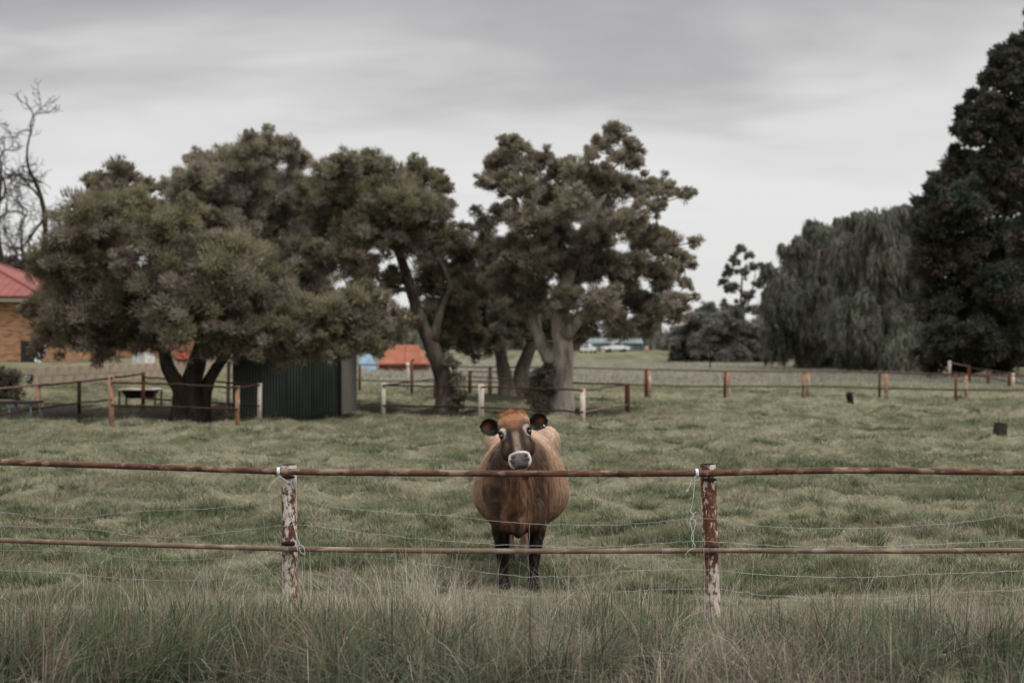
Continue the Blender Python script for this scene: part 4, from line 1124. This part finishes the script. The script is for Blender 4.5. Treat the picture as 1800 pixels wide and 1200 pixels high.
# sagging wires and stays
wires = [[(-120, 895), (0, 900), (110, 911), (230, 899), (330, 895), (400, 890), (490, 866), (508, 866), (600, 893), (780, 905), (915, 919), (1050, 923), (1170, 916), (1245, 911), (1350, 925), (1500, 928), (1650, 921), (1800, 904), (1900, 896)],
         [(-120, 920), (0, 924), (130, 927), (240, 941), (330, 943), (440, 929), (508, 922), (560, 925), (640, 936), (760, 948), (900, 958), (1050, 961), (1180, 953), (1245, 951), (1400, 960), (1600, 958), (1800, 948), (1900, 944)],
         [(-120, 962), (0, 966), (140, 969), (250, 982), (320, 984), (420, 977), (508, 968), (600, 976), (700, 984), (800, 998), (915, 1012), (1020, 1012), (1120, 1002), (1245, 1001), (1350, 1010), (1500, 1014), (1650, 1008), (1800, 1003), (1900, 1001)],
         [(-120, 998), (0, 1001), (120, 1008), (260, 1019), (360, 1018), (470, 1008), (508, 1003), (600, 1014), (750, 1028), (900, 1047), (1000, 1047), (1100, 1038), (1245, 1034), (1350, 1046), (1500, 1052), (1650, 1044), (1800, 1036), (1900, 1034)]]
def wy_at(k, px): return np.interp(px, [q[0] for q in wires[k]], [q[1] for q in wires[k]])
for w in wires:
    P = spline([onf(a, c, -0.075) for a, c in w], 150); P[:, 2] += rng.normal(0, 0.0028, 150); P[:, 1] += rng.normal(0, 0.003, 150)
    MB().tube(P, 0.0015, 5, False).build("wire", M_WIRE, rt)
px = -60
while px < 1880:
    d = rng.normal(0, 7)
    k0 = 0 if rng.random() < 0.75 else 1
    P = [onf(px + d * 0.5 * j + rng.normal(0, 3), wy_at(j, px), -0.077) for j in range(k0, 4)] + [onf(px + d * 2, 1075, -0.077)]
    Q = spline(P, 14); Q[:, 0] += rng.normal(0, 0.003, 14)
    if abs(px - 508) > 26 and abs(px - 1243) > 26: MB().tube(Q, 0.0013, 4, False).build("wire_stay", M_WIRE, rt)
    px += rng.uniform(56, 74)
# twine ties
def twine(pts, r=0.002): MB().tube(spline([onf(a, c, o_) for a, c, o_ in pts], len(pts) * 6), r, 6).build("twine", M_TWINE, rt, True)
for px, py in ((490, 828), (1225, 831)):
    c = onf(px, py, off); th = np.linspace(0, 2 * np.pi * 3, 60)
    MB().tube(np.stack([c[0] + np.linspace(-0.010, 0.010, 60), c[1] + 0.027 * np.cos(th), c[2] + 0.027 * np.sin(th)], 1), 0.005, 5).build("twine", M_TWINE, rt, True)
o1 = off - 0.03
twine([(491, 836, o1), (482, 845, o1), (475, 853, o1), (470, 862, o1)]); twine([(491, 836, o1), (500, 842, o1), (511, 849, o1), (513, 842, o1)])
twine([(500, 868, o1), (506, 890, o1), (514, 915, o1), (521, 940, o1), (527, 958, o1)])
twine([(524, 968, o1), (522, 960, o1), (528, 957, o1), (534, 962, o1), (536, 974, o1), (529, 970, o1), (526, 962, o1)])
twine([(1222, 836, o1), (1220, 860, o1), (1217, 885, o1), (1214, 897, o1), (1219, 905, o1), (1213, 913, o1), (1216, 930, o1), (1219, 945, o1), (1217, 962, o1)])
twine([(1216, 842, o1), (1212, 855, o1), (1206, 863, o1), (1211, 861, o1)]); twine([(1213, 912, o1), (1223, 915, o1), (1220, 930, o1), (1215, 945, o1), (1222, 960, o1), (1210, 968, o1), (1204, 975, o1)])
twine([(1212, 896, o1), (1218, 903, o1), (1224, 899, o1)])

# ------------------------------------------------------------------ the cow
def loft(mb, secs, n=28):
    """closed loft; each section: centre, side vector, up vector, half width, half height up, half height down, pear"""
    V = []
    a = np.arange(n) * 2 * np.pi / n
    for c, s, u, hw_, hu, hd, pear in secs:
        sn = np.sin(a); hz_ = np.where(sn >= 0, hu, hd)
        wv = np.cos(a) * hw_ * (1 - pear * sn)
        V.append(np.asarray(c) + np.outer(wv, s) + np.outer(sn * hz_, u))
    k = len(secs); V = np.concatenate(V); q = []
    for i in range(k - 1):
        for j in range(n): q.append([i * n + j, i * n + (j + 1) % n, (i + 1) * n + (j + 1) % n, (i + 1) * n + j])
    V = np.vstack([V, secs[0][0], secs[-1][0]]); t = []
    for j in range(n): t += [[k * n, (j + 1) % n, j], [k * n + 1, (k - 1) * n + j, (k - 1) * n + (j + 1) % n]]
    return mb.add(V, q, t)
def ball(mb, c, r):
    r = np.broadcast_to(np.asarray(r, float), (3,)); E = np.eye(3)
    secs = []
    for f in np.linspace(-0.98, 0.98, 13):
        k = math.sqrt(1 - f * f)
        secs.append((np.asarray(c) + np.array([0, f * r[1], 0]), E[0], E[2], r[0] * k, r[2] * k, r[2] * k, 0))
    return loft(mb, secs, 20)
EX, EZ = np.array([1.0, 0, 0]), np.array([0, 0, 1.0])
cow = MB()
def cxa(y): return 0.045 + (y - 11.5) * 0.035
body = [(11.30, .76, .06, .10, .10, 0), (11.34, .75, .13, .20, .20, 0), (11.44, .78, .205, .30, .30, .0), (11.58, .83, .25, .38, .34, .03), (11.75, .86, .285, .40, .37, .06), (11.95, .86, .335, .41, .39, .10),
        (12.2, .82, .385, .44, .39, .24), (12.45, .81, .41, .45, .39, .27), (12.7, .83, .40, .43, .39, .22), (12.92, .88, .365, .39, .40, .08), (13.1, .95, .325, .32, .38, 0), (13.28, .98, .27, .27, .34, 0), (13.42, .98, .18, .2, .24, 0), (13.5, .97, .08, .1, .12, 0)]
loft(cow, [((cxa(y), y, z), EX, EZ, w, hu, hd, p) for y, z, w, hu, hd, p in body], 36)
for s in (-1, 1):
    ball(cow, (cxa(13.0) + s * .235, 13.02, 1.115), (.11, .20, .155))            # hip bones
    ball(cow, (cxa(11.62) + s * .185, 11.60, .80), (.105, .17, .26))              # shoulders
    ball(cow, (cxa(11.5) + s * .12, 11.42, .66), (.10, .10, .15))               # chest points
ball(cow, (cxa(13.0), 13.05, 1.15), (.27, .24, .12)); ball(cow, (cxa(11.9), 11.85, 1.16), (.09, .25, .12))                             # withers
ball(cow, (.05, 11.36, .60), (.065, .09, .13))                                   # brisket fold
ball(cow, (cxa(12.95), 12.95, .52), (.15, .18, .14))                             # udder
# neck
npts = [((.010, 11.17, 1.37), .095, .12), ((.018, 11.27, 1.29), .105, .165), ((.03, 11.40, 1.17), .13, .22), ((.04, 11.55, 1.05), .17, .27), ((.05, 11.74, .98), .21, .30)]
nc = np.array([q[0] for q in npts]); nd = np.gradient(nc, axis=0); nd /= np.linalg.norm(nd, axis=1)[:, None]
secs = []
for (c, w, h), d in zip(npts, nd):
    u = np.cross(EX, d); u = u if u[2] > 0 else -u
    s = np.cross(u, d); s = s if s[0] > 0 else -s
    secs.append((np.array(c), s, u, w, h, h, 0))
loft(cow, secs, 28)
# dewlap
loft(cow, [(np.array(c), EX, np.array([0, -.75, -.66]), w, h, h, 0) for c, w, h in (((.03, 11.16, 1.16), .03, .05), ((.035, 11.22, 1.05), .035, .09), ((.045, 11.28, .92), .045, .10), ((.05, 11.32, .78), .06, .11), ((.05, 11.36, .66), .05, .08))], 16)
# head
P0, P1 = np.array([.004, 11.20, 1.445]), np.array([.064, 10.92, 1.108])
HL = np.linalg.norm(P1 - P0); ha = (P1 - P0) / HL
hs = EX - ha * ha[0]
hs = hs + 0.13 * np.array([0, -1, 0.0]); hs -= ha * (hs @ ha); hs /= np.linalg.norm(hs)      # the head turns a little
hn = np.cross(hs, ha); hn = hn if hn[1] < 0 else -hn
def hp(t_, u_, v_): return P0 + ha * HL * t_ + hs * u_ + hn * v_
hsec = [(-.09, .07, .02, .05), (-.05, .098, .045, .075), (.04, .122, .065, .10), (.15, .129, .078, .12), (.30, .131, .086, .15), (.42, .126, .086, .175), (.54, .114, .080, .185), (.66, .098, .074, .165), (.77, .085, .068, .12),
        (.86, .085, .066, .088), (.93, .092, .063, .078), (1.0, .090, .054, .074), (1.06, .076, .040, .060), (1.10, .05, .022, .036)]
loft(cow, [(hp(t_, 0, 0), hs, hn, w, vf, vb, 0.0) for t_, w, vf, vb in hsec], 32)
ball(cow, hp(-.075, -.01, .0), (.055, .055, .042)); ball(cow, hp(-.035, .07, .01), (.045, .05, .032)); ball(cow, hp(-.03, -.075, .01), (.045, .05, .030))                                    # poll
for s in (-1, 1):
    ball(cow, hp(.36, s * .100, .045), (.034, .036, .034))                       # brow
    ball(cow, hp(.97, s * .052, .045), (.033, .03, .03))                         # nostril wings
    ball(cow, hp(.56, s * .085, -.085), (.052, .075, .085))                        # jaws
ball(cow, hp(1.03, 0, -.055), (.05, .04, .035))                                  # chin
# legs
def leg(pts):
    P = np.array([q[:3] for q in pts]); D = np.gradient(P, axis=0); D /= np.linalg.norm(D, axis=1)[:, None]
    ss = []
    for p, d, q in zip(P, D, pts):
        u = np.cross(EX, d); u /= np.linalg.norm(u)
        ss.append((p, EX, u, q[3], q[4], q[4], 0))
    loft(cow, ss, 18)
LY = 11.52
leg([(-.105, LY + .08, .78, .085, .13), (-.100, LY + .05, .64, .085, .12), (-.092, LY + .01, .52, .074, .085), (-.082, LY, .42, .060, .062), (-.075, LY - .01, .335, .056, .058), (-.074, LY, .28, .046, .047), (-.070, LY, .20, .039, .04), (-.066, LY, .125, .044, .047), (-.064, LY - .015, .085, .042, .045), (-.062, LY - .02, .05, .052, .06), (-.062, LY - .03, .0, .060, .075)])
leg([(.205, LY + .10, .78, .085, .13), (.208, LY + .07, .64, .085, .12), (.206, LY + .03, .52, .074, .085), (.192, LY + .02, .42, .060, .062), (.182, LY, .335, .056, .058), (.180, LY + .01, .28, .046, .047), (.176, LY + .01, .20, .039, .04), (.174, LY + .01, .125, .044, .047), (.176, LY, .085, .042, .045), (.178, LY - .01, .05, .052, .06), (.180, LY - .02, .0, .060, .075)])
for s, xo in ((-1, -.02), (1, .115)):
    leg([(xo + s * .09, 13.12, .85, .13, .22), (xo + s * .07, 13.08, .68, .10, .17), (xo + s * .03, 13.16, .52, .062, .085), (xo, 13.26, .42, .048, .062), (xo, 13.24, .33, .042, .05), (xo, 13.2, .2, .039, .043), (xo, 13.18, .12, .044, .048), (xo, 13.15, .05, .05, .06), (xo, 13.13, .0, .058, .075)])
leg([(cxa(13.4), 13.46, 1.12, .04, .04), (cxa(13.4), 13.56, .98, .025, .025), (cxa(13.4), 13.57, .7, .02, .02), (cxa(13.4), 13.56, .45, .03, .03), (cxa(13.4), 13.55, .3, .015, .015)])

tmp = bpy.data.objects.new("cow_tmp", cow.mesh("cow_tmp")); COL.objects.link(tmp)
rm = tmp.modifiers.new("r", "REMESH"); rm.mode = "VOXEL"; rm.voxel_size = 0.0104
sm = tmp.modifiers.new("s", "SMOOTH"); sm.factor = 0.5; sm.iterations = 6
dg = bpy.context.evaluated_depsgraph_get()
me = bpy.data.meshes.new_from_object(tmp.evaluated_get(dg))
bpy.data.objects.remove(tmp)
me.name = "body"
nv = len(me.vertices)
co = np.empty(nv * 3, np.float32); me.vertices.foreach_get("co", co); co = co.reshape(-1, 3).astype(float)
no = np.empty(nv * 3, np.float32); me.vertices.foreach_get("normal", no); no = no.reshape(-1, 3).astype(float)

# head-local coordinates
rel = co - P0
ht = rel @ ha / HL; hu_ = rel @ hs; hv_ = rel @ hn
ishead = (co[:, 1] < 11.30) & (ht > -0.25) & (ht < 1.25) & (np.abs(hu_) < 0.17) & (hv_ > -0.21) & (hv_ < 0.15)
# loose skin folds on neck and chest, ribs on the flank
fold = (co[:, 1] < 11.75) & ~ishead & (co[:, 2] > .5)
dsp = np.where(fold, 0.013 * np.sin((co[:, 0] - .05) * 46 + 3 * np.sin(co[:, 2] * 5)) * smooth01(.5, .7, co[:, 2]), 0)
dsp += np.where((co[:, 1] > 11.9) & (co[:, 1] < 12.8), 0.006 * np.sin(co[:, 1] * 44 + co[:, 2] * 9) * smooth01(.7, .9, co[:, 2]) * (1 - smooth01(1.1, 1.2, co[:, 2])), 0)
# eye sockets, nostrils, mouth
def dist(t_, u_, sx=1.0, st=1.0): return np.sqrt(((ht - t_) * HL / st) ** 2 + ((hu_ - u_) / sx) ** 2)
front = ishead & (hv_ > -0.07)
for s in (-1, 1):
    dsp -= np.where(front & (hv_ > 0.01), 0.022 * np.exp(-(dist(.962, s * .050, 1.0, 1.0) / .018) ** 2), 0)
    dsp -= np.where(front, 0.016 * np.exp(-(dist(.435, s * .113) / .022) ** 2), 0)
co2 = co + no * dsp[:, None]
me.vertices.foreach_set("co", co2.astype(np.float32).ravel())

# coat
wn = [WaveNoise(.16, 10, 30), WaveNoise(.05, 12, 31), WaveNoise(.35, 8, 32)]
xr = co[:, 0] - cxa(co[:, 1]); yv, zv = co[:, 1], co[:, 2]
w0 = wn[0](co[:, 0] * 1.6 + yv, zv * .6); w1 = wn[1](co[:, 0] + yv * .8, zv * .4); w2 = wn[2](yv + co[:, 0], zv)
def lerp(c, col_, f): f = np.clip(f, 0, 1)[:, None]; return c * (1 - f) + np.array(col_) * f
c = np.tile(np.array([.27, .168, .108]), (nv, 1))
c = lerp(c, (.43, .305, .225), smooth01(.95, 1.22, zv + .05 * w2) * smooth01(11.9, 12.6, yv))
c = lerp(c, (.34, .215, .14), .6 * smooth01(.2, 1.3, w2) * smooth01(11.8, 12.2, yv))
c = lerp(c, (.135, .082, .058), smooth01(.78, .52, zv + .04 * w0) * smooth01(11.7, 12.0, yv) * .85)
frontm = 1 - smooth01(11.62, 11.95, yv + .04 * w0)
c = lerp(c, (.125, .064, .036), frontm * .9)
side = np.exp(-((np.abs(xr) - .175 - .012 * w0) / .055) ** 4)
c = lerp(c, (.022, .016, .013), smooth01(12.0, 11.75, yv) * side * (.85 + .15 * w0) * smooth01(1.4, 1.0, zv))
c = lerp(c, (.055, .033, .023), frontm * smooth01(.1, .9, w0) * .7)
c = lerp(c, (.23, .13, .08), frontm * np.exp(-(xr / .12) ** 2) * np.exp(-((zv - .62) / .07) ** 2) * .7)
c = lerp(c, (.04, .026, .02), np.exp(-(xr / .035) ** 2) * frontm * smooth01(.75, .6, zv))
fl = (yv < 11.80)
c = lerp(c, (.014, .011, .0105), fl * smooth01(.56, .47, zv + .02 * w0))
c = lerp(c, (.06, .04, .032), fl * smooth01(.3, 1.0, w0) * (zv < .33) * .6)
rl = (yv > 12.9)
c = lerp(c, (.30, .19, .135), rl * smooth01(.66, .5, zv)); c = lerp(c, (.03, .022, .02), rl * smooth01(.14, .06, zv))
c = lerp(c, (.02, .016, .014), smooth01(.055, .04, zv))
# head coat
H = np.tile(np.array([.050, .030, .022]), (nv, 1))
au = np.abs(hu_)
H = lerp(H, (.275, .135, .066), (1 - smooth01(.22, .40, ht + .9 * au + .03 * w1)) )
H = lerp(H, (.185, .080, .040), (1 - smooth01(-.02, .08, ht + .02 * w1)))
H = lerp(H, (.20, .088, .042), (ht > .2) * np.exp(-(au / .05) ** 2) * (1 - smooth01(.30, .46, ht)) )
H = lerp(H, (.40, .30, .225), np.exp(-((ht - .10) / .07) ** 2) * smooth01(.085, .115, au) * .85)
H = lerp(H, (.235, .165, .125), np.exp(-(au / .026) ** 4) * smooth01(.40, .52, ht) * .95)
H = lerp(H, (.020, .015, .014), np.exp(-((au - .055) / .020) ** 2) * smooth01(.34, .44, ht) * (1 - smooth01(.80, .86, ht)))
H = lerp(H, (.075, .048, .038), np.exp(-((au - .070) / .014) ** 2) * np.exp(-((ht - .27) / .09) ** 2) * .9)
H = lerp(H, (.17, .11, .075), np.exp(-((hu_ + .088) / .022) ** 2) * np.exp(-((ht - .66) / .07) ** 2) * .85)
H = lerp(H, (.16, .10, .07), np.exp(-((hu_ - .085) / .02) ** 2) * np.exp(-((ht - .62) / .08) ** 2) * .7)
for s in (-1, 1):
    de = dist(.435, s * .110, 1, 1)
    dring = dist(.400, s * .094, .95, 1.3)
    H = lerp(H, (.56, .48, .41), front * np.exp(-(dring / .027) ** 4) * .93)
    H = lerp(H, (.33, .25, .20), front * np.exp(-(dist(.505, s * .105, 1.5, .5) / .018) ** 2) * .9)
    H = lerp(H, (.020, .015, .013), front * np.exp(-(de / .0225) ** 6))
    H = lerp(H, (.03, .021, .018), front * np.exp(-(dist(.55, s * .112, 1.1, .7) / .022) ** 2) * .8)
mz = smooth01(.845, .862, ht)
H = lerp(H, (.56, .535, .51), mz)
pad = (hv_ > -.002 - .25 * np.clip(au - .05, 0, 1)) * smooth01(.878, .893, ht - .5 * np.clip(au - .045, 0, 1)) * (au < .073 - .7 * np.clip(.03 - hv_, 0, 1))
H = lerp(H, (.115, .092, .095), pad * 1.0)
for s in (-1, 1):
    H = lerp(H, (.008, .006, .006), front * np.exp(-(dist(.962, s * .050, 1.0, 1.0) / .0215) ** 4))
mouth = (hv_ < -.003 - .8 * np.clip(au - .04, 0, 1)) & (hv_ > -.018 - .8 * np.clip(au - .05, 0, 1)) & (ht > .88)
H = lerp(H, (.012, .009, .009), mouth * 1.0)
chin = (hv_ <= -.018) & (ht > .90) & (au < .055)
H = lerp(H, (.40, .34, .28), chin * 1.0)
H = lerp(H, (.025, .018, .016), smooth01(-.075, -.095, hv_) * (ht > .8))
H = lerp(H, (.030, .020, .016), smooth01(-.06, -.12, hv_) * (ht > .45) * .8)
hm = (ishead * smooth01(-.20, -.13, hv_)).astype(float)
c = c * (1 - hm[:, None]) + H * hm[:, None]
c *= np.clip(1 + np.where(ishead, .08, .20) * w1 + .07 * rng.normal(0, 1, nv), .5, 1.6)[:, None]
c = np.clip(c, .004, .85)
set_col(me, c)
me.polygons.foreach_set("use_smooth", np.ones(len(me.polygons), bool))
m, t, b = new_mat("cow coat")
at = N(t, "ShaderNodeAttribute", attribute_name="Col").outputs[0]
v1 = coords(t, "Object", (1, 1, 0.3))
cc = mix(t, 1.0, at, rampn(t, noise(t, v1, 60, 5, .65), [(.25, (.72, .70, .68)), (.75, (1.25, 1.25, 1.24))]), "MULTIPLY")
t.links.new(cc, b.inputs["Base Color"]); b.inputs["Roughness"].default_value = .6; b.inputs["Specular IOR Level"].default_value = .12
bump(t, b, noise(t, v1, 130, 4, .6), .5, .006)
M_COAT = m
rt = root("cow", (.06, 11.9, tz(.06, 11.9)), "brown dairy cow with pale muzzle standing at the pipe fence", "cow")
bo = put("body", me, M_COAT, rt)
# short fur lying along the body
tri = np.empty((0, 3)); me.calc_loop_triangles()
lt = np.empty(len(me.loop_triangles) * 3, np.int32); me.loop_triangles.foreach_get("vertices", lt); lt = lt.reshape(-1, 3)
A = co2[lt]; ar = np.linalg.norm(np.cross(A[:, 1] - A[:, 0], A[:, 2] - A[:, 0]), axis=1)
ctr_ = A.mean(1)
ar = ar * np.where(ctr_[:, 1] < 11.9, 1.5, .9) * (ctr_[:, 2] > .06) * ~((ishead & (ht > .84))[lt[:, 0]])
nf = 95000
fi = rng.choice(len(lt), nf, p=ar / ar.sum())
ba = rng.dirichlet((1, 1, 1), nf)
fp = (A[fi] * ba[:, :, None]).sum(1); fn = no[lt[fi, 0]]
hd_ = ishead[lt[fi, 0]]; poll = hd_ & (ht[lt[fi, 0]] < .03) & (hv_[lt[fi, 0]] > -.07)
flow = np.where(hd_[:, None], ha, np.array([0, .35, -1.0])); flow = flow - fn * (flow * fn).sum(1)[:, None]
flow /= np.linalg.norm(flow, axis=1)[:, None] + 1e-6
dr = flow + fn * rng.uniform(.18, .5, nf)[:, None] + rng.normal(0, .18, (nf, 3))
dr[poll] = fn[poll] * .8 + rng.normal(0, .5, (poll.sum(), 3)) + ha * .35
dr /= np.linalg.norm(dr, axis=1)[:, None]
ln = np.where(hd_, rng.uniform(.006, .013, nf), rng.uniform(.012, .026, nf)); ln = np.where(poll, rng.uniform(.02, .042, nf), ln)
wv = np.cross(dr, fn); wv /= np.linalg.norm(wv, axis=1)[:, None] + 1e-6
wd = np.where(hd_, .0018, .0028)[:, None]
V = np.stack([fp - wv * wd / 2, fp + wv * wd / 2, fp + dr * ln[:, None]], 1).reshape(-1, 3)
C = np.repeat(np.clip(c[lt[fi, 0]] * np.clip(1.08 + rng.normal(0, .2, (nf, 1)), .5, 1.7), 0, .9)[:, None], 3, 1).reshape(-1, 3)
put("fur", np_mesh("fur", V, np.arange(3 * nf).reshape(-1, 3), None, C), mat_leaf("short fur", .08, .7, .06), bo, "stuff")
# eyes
m, t, b = new_mat("eye"); b.inputs["Base Color"].default_value = (.012, .008, .007, 1); b.inputs["Roughness"].default_value = .06; b.inputs["Specular IOR Level"].default_value = .7
for s in (-1, 1):
    mb = MB(); ball(mb, hp(.435, s * .108, .036), (.019, .019, .019)); mb.build("eye", m, rt, True)
# ears: cupped, dark with a rusty inside
def ear_half(f): return max(.034 * (1 - 2.2 * f), .066 * math.sqrt(max(0.004, 1 - ((f - .50) / .51) ** 2)))
M_EAR = mat_leaf("ear", .12, .6, .2)
for s, tipd, br_ in ((-1, np.array([-1.0, -.10, .10]), R(18)), (1, np.array([1.0, -.16, .16]), R(14))):
    base_ = hp(.13, s * .118, -.035)
    d = tipd / np.linalg.norm(tipd)
    up = EZ - d * (EZ @ d); up /= np.linalg.norm(up)
    fw_ = np.cross(d, up); fw_ = fw_ if fw_[1] < 0 else -fw_
    nu, nvv = 15, 13
    V, C = [], []
    for sh in (0, 1):
        for i in range(nu):
            f = i / (nu - 1)
            half_ = ear_half(f)
            for j in range(nvv):
                g = -1 + 2 * j / (nvv - 1)
                cup = -.040 * (1 - g * g) * math.sin(math.pi * min(1, .15 + f * .8)) ** .7
                ctrv = base_ + d * (.155 * f - .010 * g * g * f) + up * (half_ * g + .014 * math.sin(f * 2.4) - .012) + fw_ * (cup - sh * (.006 + .004 * (1 - g * g)))
                V.append(ctrv)
                if sh: cl_ = np.array([.045, .028, .02])
                else:
                    inn = math.exp(-((f - .60) / .17) ** 2 - ((g - .1) / .38) ** 2)
                    cl_ = np.array([.014, .010, .009]) * (1 - inn) + np.array([.23, .075, .035]) * inn
                    ed = max(0, (abs(g) - .86) / .14); cl_ = cl_ * (1 - ed * .55) + np.array([.10, .06, .04]) * ed * .55
                    if rng.random() < .12 * (1 - f): cl_ = cl_ + .06
                C.append(cl_)
    q = []
    for sh in (0, 1):
        o_ = sh * nu * nvv
        for i in range(nu - 1):
            for j in range(nvv - 1):
                w_ = [o_ + i * nvv + j, o_ + i * nvv + j + 1, o_ + (i + 1) * nvv + j + 1, o_ + (i + 1) * nvv + j]
                q.append(w_ if sh else w_[::-1])
    K = nu * nvv
    for i in range(nu - 1):
        for j in (0, nvv - 1): q.append([i * nvv + j, (i + 1) * nvv + j, K + (i + 1) * nvv + j, K + i * nvv + j])
    for j in range(nvv - 1): q.append([(nu - 1) * nvv + j, (nu - 1) * nvv + j + 1, K + (nu - 1) * nvv + j + 1, K + (nu - 1) * nvv + j])
    eo = put("ear", np_mesh("ear", np.array(V), None, q, np.array(C), True), M_EAR, rt)
    if s == 1:
        p = base_ + d * .118 - up * .036 + fw_ * .004
        MB().box(p, (.016, .006, .012), Matrix.Rotation(R(35), 3, "Y")).build("ear_tag", M_WHITE, eo)
    # hair fringe along the ear edge
    hb = []
    for k in range(260):
        f = rng.uniform(.05, 1); g = rng.choice([-1, 1]) * rng.uniform(.9, 1.0)
        half_ = ear_half(f)
        p = base_ + d * (.155 * f - .010 * g * g * f) + up * (half_ * g + .014 * math.sin(f * 2.4) - .012)
        e_ = p + (up * g * .6 + d * .6 + rng.normal(0, .4, 3)) * .013
        w_ = np.cross(e_ - p, fw_); w_ = w_ / (np.linalg.norm(w_) + 1e-9) * .0012
        hb.append((np.array([p - w_, p + w_, e_]), np.array([[0, 1, 2]]), np.tile([.05, .032, .024], (3, 1))))
    V, T, C = gather(hb)
    put("ear_fringe", np_mesh("ear_fringe", V, T, None, C), M_EAR, eo, "stuff")
